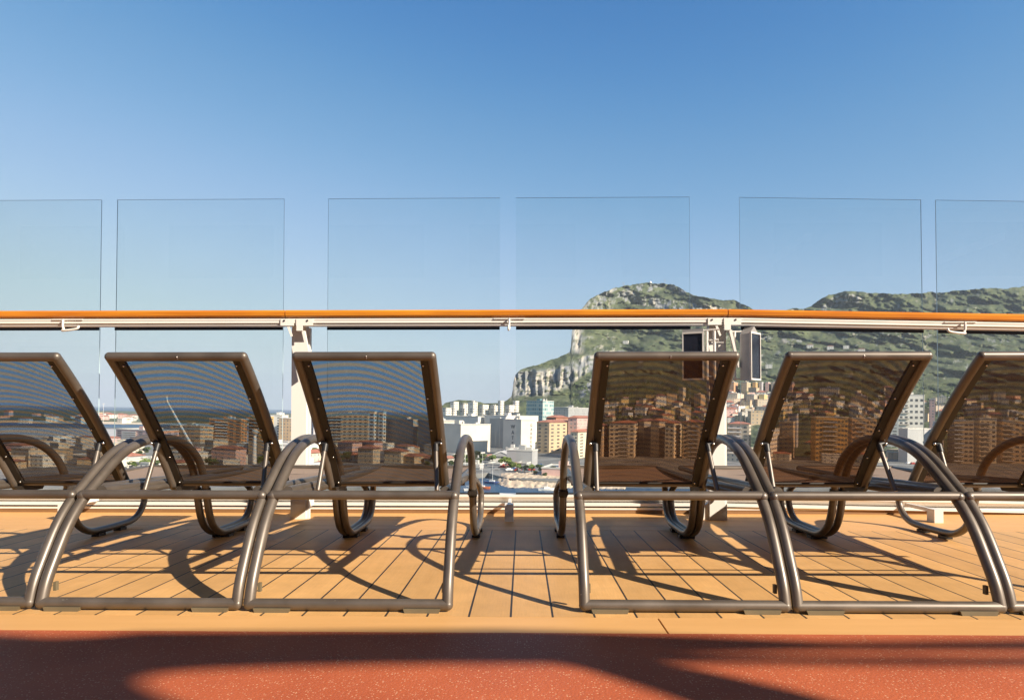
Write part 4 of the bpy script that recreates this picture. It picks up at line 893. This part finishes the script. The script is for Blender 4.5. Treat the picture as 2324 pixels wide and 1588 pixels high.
TREES = [(1148, 1062, 1.15, 1, 'bright green tree at the quay beside the white gabled shed'), (1158, 1066, .8, 0, 'dark tree right of the bright green tree'), (1173, 1070, .85, 1, 'small bright tree above the stone bank, left part'), (1190, 1072, .7, 0, 'low dark tree above the stone bank, centre'), (1206, 1072, .8, 1, 'rounded tree above the stone bank in front of the white block'), (1226, 1073, .8, 0, 'dark tree above the stone bank below the orange roofs'), (1250, 1079, .85, 0, 'round dark bush beside the fourth lounger arm'), (1215, 1078, .5, 2, 'small shrub on top of the stone bank'), (1236, 1082, .45, 2, 'small shrub on the right of the stone bank'),
         (1080, 1046, 1.1, 0, 'dark tree left of the gabled shed'), (1092, 1050, 1.0, 0, 'second dark tree left of the gabled shed'), (1064, 1048, .9, 2, 'tree behind the arm of the third lounger'), (330, 1062, .9, 1, 'bright tree beside the pink apartment block'), (352, 1064, .8, 0, 'dark tree beside the pink apartment block'), (300, 1063, .7, 1, 'small bright tree left of the pink apartment block'), (2075, 1040, 1.1, 0, 'dark tree below the grey building on the right'), (2100, 1046, .9, 0, 'second dark tree below the grey building on the right')]
for (u, v, s, k, lab) in TREES:
    D = depth_of(u, v, 2.5); q = P(u, v, D); o = empty('quay_tree', T3(q.x, q.y, 2.4) @ Matrix.Rotation(random.uniform(0, 6), 4, 'Z') @ Matrix.Diagonal((s*1.25, s*1.25, s, 1))); tag(o, lab, 'tree', 'trees along the quay')
    link('crown', cms[k], o); link('trunk', tm, o)
for i in range(40):
    u, v = random.choice(((random.uniform(-40, 1000), random.uniform(1030, 1066)), (random.uniform(1660, 2330), random.uniform(1005, 1052)), (random.uniform(1000, 1130), random.uniform(1040, 1066))))
    D = depth_of(u, v, 2.5); q = P(u, v, D); s = random.uniform(.6, 1.1); o = empty('town_tree', T3(q.x, q.y, 2.4) @ Matrix.Rotation(random.uniform(0, 6), 4, 'Z') @ Matrix.Diagonal((s*1.3, s*1.3, s, 1)))
    tag(o, 'small green tree among the low harbour houses', 'tree', 'small trees of the harbour town'); link('crown', cms[i % 3], o); link('trunk', tm, o)
# wooded patches among the upper town: one mass of bushes
b = MB(); rr = random.Random(5)
for i in range(900):
    u = rr.uniform(1300, 2330); v = rr.uniform(872, 955); q, D = on_rock(u, v); c0 = q+Vector((0, 0, 2.5)); R0 = rr.uniform(2, 5)
    for j in range(14):
        d = Vector((rr.gauss(0, 1), rr.gauss(0, 1), abs(rr.gauss(0, .8)))).normalized()*R0*rr.uniform(.5, 1); c = c0+d; u_ = Vector((rr.gauss(0, 1), rr.gauss(0, 1), rr.gauss(0, 1))).normalized(); v_ = u_.orthogonal().normalized(); s = R0*rr.uniform(.3, .5)
        b.add([c-u_*s, c+v_*s, c+u_*s, c-v_*s], [(0, 1, 2, 3)], 0)
tag(b.build('hillside_shrubs', M['leaf']), kind='stuff')
# ---- gabled shed at the quay
q = P(1137, 1046, depth_of(1137, 1046, 2.5)); rt = empty('gabled_shed', T3(q.x, q.y, 2.5) @ Matrix.Rotation(R(-8), 4, 'Z')); tag(rt, 'white framed shed with a wide low gable at the quay below the white blocks', 'shed')
YZ = Matrix(((1, 0, 0, 0), (0, 0, 1, 0), (0, 1, 0, 0), (0, 0, 0, 1)))
b = MB(); b.box(-7.5, 7.5, 0, 14, 0, 3.2); b.build('wall', fmat('white', 'balcony'), rt)
b = MB(); b.prism([(-8.6, 3.25), (8.6, 3.25), (0, 6.6)], -1, 15, T=YZ); b.build('roof', fmat('grey'), rt)
b = MB(); b.prism([(-9, 3.0), (-8.2, 3.0), (0, 6.3), (8.2, 3.0), (9, 3.0), (0, 7.0)], -1.4, -1.02, T=YZ); b.build('gable_trim', M['white'], rt)
for c, (u1, u2, v1, lab) in zip(('white', 'pink', 'grey', 'lilac'), [(1150, 1180, 1018, 'white flat shed behind the gabled shed'), (1232, 1330, 1066, 'long low pink wall building above the stone bank'), (1152, 1222, 1024, 'dark grey base building under the tall white block'), (1040, 1100, 1056, 'low mauve quay shed beside the third lounger arm')]):
    D = {1018: 470, 1066: 335, 1024: 405, 1056: 375}[v1]; bldg('quay_building', u1, u1+(u2-u1)*.8, u2, v1, D, c, lab, 15, 'plain', cat='building')
rq = random.Random(3)
for i, (u, v, w_, t_, c_) in enumerate([(1012, 1040, 26, 9, 'stone'), (1046, 1034, 30, 10, 'white'), (1078, 1030, 26, 8, 'grey'), (1106, 1036, 20, 7, 'cream'), (1190, 1052, 24, 7, 'grey'), (1128, 1054, 34, 4, 'lilac'), (1162, 1056, 24, 5, 'stone'), (1080, 1062, 44, 3, 'grey'), (330, 1052, 40, 12, 'white'), (392, 1050, 34, 13, 'cream'), (640, 1052, 40, 16, 'white'), (690, 1056, 44, 18, 'white'), (728, 1050, 24, 10, 'pink')]):
    D = depth_of(u, v+t_, 2.5); bldg('quay_shed', u-w_*.6, u+w_*.2, u+w_*.4, v, D, c_, 'low %s quay shed %s' % ({'stone': 'stone coloured', 'white': 'white', 'grey': 'grey', 'cream': 'cream', 'lilac': 'mauve', 'pink': 'pink'}[c_], ['beside the third lounger rail', 'inside the third lounger arm', 'just right of the third lounger arm', 'left of the gabled shed', 'right of the gabled shed', 'in front of the gabled shed', 'behind the bright green tree', 'nearest the sailing boats', 'in front of the pink apartment block', 'right of the pink apartment block', 'left of the first rail post foot', 'right of the first rail post', 'behind the third lounger left rail'][i]), 20, 'small' if t_ > 8 else 'plain', 'flat' if i % 3 else 'red', cat='shed', roofh=1.2)
vm = MB(); vm.box(-2.1, 2.1, -.85, .85, .25, .85); vm.prism([(-1.5, .86), (1.2, .86), (.8, 1.45), (-1.1, 1.45)], -.75, .75, T=Matrix(((1, 0, 0, 0), (0, 0, 1, 0), (0, 1, 0, 0), (0, 0, 0, 1))))
for sx in (-1.3, 1.3): vm.tube([(sx, -.88, .33), (sx, .88, .33)], .33, 10)
CAR = [vm.mesh('parked_car', M_) for M_ in (M['white'], plain('car_grey', (.2, .2, .21), .3), plain('car_red', (.35, .04, .03), .3), plain('car_blue', (.05, .09, .2), .3))]
CN = ['white', 'grey', 'red', 'blue']
for i in range(26):
    k = rq.randrange(4); u = rq.choice((rq.uniform(1100, 1240), rq.uniform(1110, 1180), rq.uniform(2050, 2140), rq.uniform(300, 400))); v = rq.uniform(1056, 1070) if u < 1500 else rq.uniform(1045, 1060); D = depth_of(u, v, 2.5); q = P(u, v, D)
    o = link('parked_car', CAR[k]); o.matrix_world = T3(q.x, q.y, 2.5) @ Matrix.Rotation(R(rq.choice((10, 95, 20))), 4, 'Z'); tag(o, 'tiny %s car parked on the quay' % CN[k], 'car', 'cars parked on the quay')
# ---- boats and masts
def boat(u, v, Lh, mast, hull, lab):
    D = depth_of(u, v, 0); q = P(u, v, D); o = empty('sailing_boat', T3(q.x, q.y, 0) @ Matrix.Rotation(R(random.uniform(-30, 40)), 4, 'Z')); tag(o, lab, 'sailboat', 'boats moored at the quay')
    b = MB(); st = [(-.5, .30, .9), (-.2, .5, .85), (.15, .45, .95), (.42, .16, 1.1), (.5, .01, 1.2)]; vs = []
    for x, w_, h_ in st: wd = w_*Lh*.3; vs += [(x*Lh, -wd, h_), (x*Lh*.95, -wd*.5, -.2), (x*Lh*.95, wd*.5, -.2), (x*Lh, wd, h_)]
    fs = [(i*4+j, i*4+(j+1) % 4, i*4+4+(j+1) % 4, i*4+4+j) for i in range(4) for j in range(4)]+[(3, 2, 1, 0), (16, 17, 18, 19)]; b.add(vs, fs); b.build('hull', hull, o)
    b = MB(); b.box(-Lh*.15, Lh*.18, -.7, .7, .9, 1.5); b.build('cabin', M['white'], o)
    b = MB(); b.tube([(0.05*Lh, 0, .9), (0.05*Lh, 0, mast)], [.11, .07], 6); b.tube([(0.05*Lh, 0, 2), (-.35*Lh, 0, 2)], .06, 5); b.build('mast', M['white'], o)
M['orange_hull'] = plain('orange_hull', (0.55, 0.14, 0.05), 0.4); M['blue_hull'] = plain('blue_hull', (0.05, 0.10, 0.28), 0.4)
boat(1092, 1108, 9, 17, M['orange_hull'], 'sailing boat with orange hull and tall white mast in the gap')
boat(1070, 1112, 8, 18, M['white'], 'white sailing boat with tall mast beside the third lounger arm')
boat(1116, 1096, 8, 11, M['blue_hull'], 'blue hulled sailing boat in front of the stone bank tip')
boat(1240, 1112, 8, 3, M['white'], 'small white boat beside the fourth lounger arm')
# ---- crane boom, light tower, flag mast near the second lounger
q = P(452, 1058, depth_of(452, 1058, 2.5)); rt = empty('harbour_crane', T3(q.x, q.y, 2.5)); tag(rt, 'pale harbour crane with a long boom leaning left behind the second lounger', 'crane')
tip = P(380, 912, q.y*0.97)-Vector((q.x, q.y, 2.5)); b = MB(); b.tube([(0, 0, 4), tip], [.85, .5], 6); b.tube([tip, tip+Vector((-.5, 0, 3.0))], .5, 6); b.build('boom', M['white'], rt)
b = MB(); b.box(-3, 3, -2.5, 2.5, 0, 4.5); b.build('cab', fmat('stone'), rt)
q = P(577, 1052, depth_of(577, 1052, 2.5)); rt = empty('light_tower', T3(q.x, q.y, 2.5)); tag(rt, 'white light tower with a round top behind the right part of the second lounger', 'tower')
b = MB(); b.tube([(0, 0, 0), (0, 0, 17)], [1.3, .9], 12); b.build('shaft', M['white'], rt); b = MB(); b.ball((0, 0, 18.5), 2.0); b.build('lamp_room', fmat('stone'), rt)
for (u, v1, v0, lab) in [(233, 1000, 915, 'tall thin mast with small head in the gap left of the second lounger'), (1018+37, 1070, 985, 'thin pole between the third lounger and its arm'), (2168-15, 1030, 900, 'thin pole right of the pale hotel')]:
    D = depth_of(u, v1, 2.5); q = P(u, v1, D); t_ = P(u, v0, D); b = MB(); b.tube([(0, 0, 0), (0, 0, t_.z-2.5)], [.16, .10], 6); b.box(-1.0, 1.0, -.2, .2, t_.z-3.2, t_.z-2.8)
    o = b.build('harbour_mast', M['white']); o.matrix_world = T3(q.x, q.y, 2.5); tag(o, lab, 'mast', 'thin masts around the harbour')
# ---- summit radar dome and antennas
q, D = on_rock(1476, 646); rt = empty('radar_dome', T3(q.x, q.y, q.z-3)); tag(rt, 'white radar dome on the summit of the rock', 'radar dome')
b = MB(); b.ball((0, 0, 9), 4.6, sz=1.25); b.build('dome', M['white'], rt); b = MB(); b.tube([(0, 0, 0), (0, 0, 6)], 3.4, 12); b.build('base', fmat('stone'), rt)
for (u, lab) in [(1415, 'lattice antenna mast left of the radar dome on the summit'), (1509, 'thin antenna right of the radar dome on the summit')]:
    q, D = on_rock(u, np.interp(u, su, sv)+2); b = MB()
    for dx in (-2.0, 2.0) if u < 1450 else (0,): b.tube([(dx, 0, -3), (dx, 0, 15)], .45, 5)
    if u < 1450:
        for z in (3, 8, 14): b.tube([(-2, 0, z), (2, 0, z)], .3, 5)
    else: b.ball((0, 0, 15.5), 1.6, nu=8, nv=6)
    o = b.build('antenna_mast', fmat('grey')); o.matrix_world = T3(q.x, q.y, q.z); tag(o, lab, 'antenna')
# ---- air between here and the rock
HAZE = 6.0e-5
b = MB(); b.box(-22500, 22500, -900, 22500, -1.5, 620)
m, n = nmat('haze_air'); out = N(n, 'ShaderNodeOutputMaterial'); pv = N(n, 'ShaderNodeVolumePrincipled'); pv.inputs['Color'].default_value = (0.80, 0.88, 1.0, 1); pv.inputs['Density'].default_value = HAZE; pv.inputs['Anisotropy'].default_value = 0.0
L(n, pv.outputs[0], out.inputs['Volume'])
if HAZE > 0: tag(b.build('haze', m), kind='stuff')
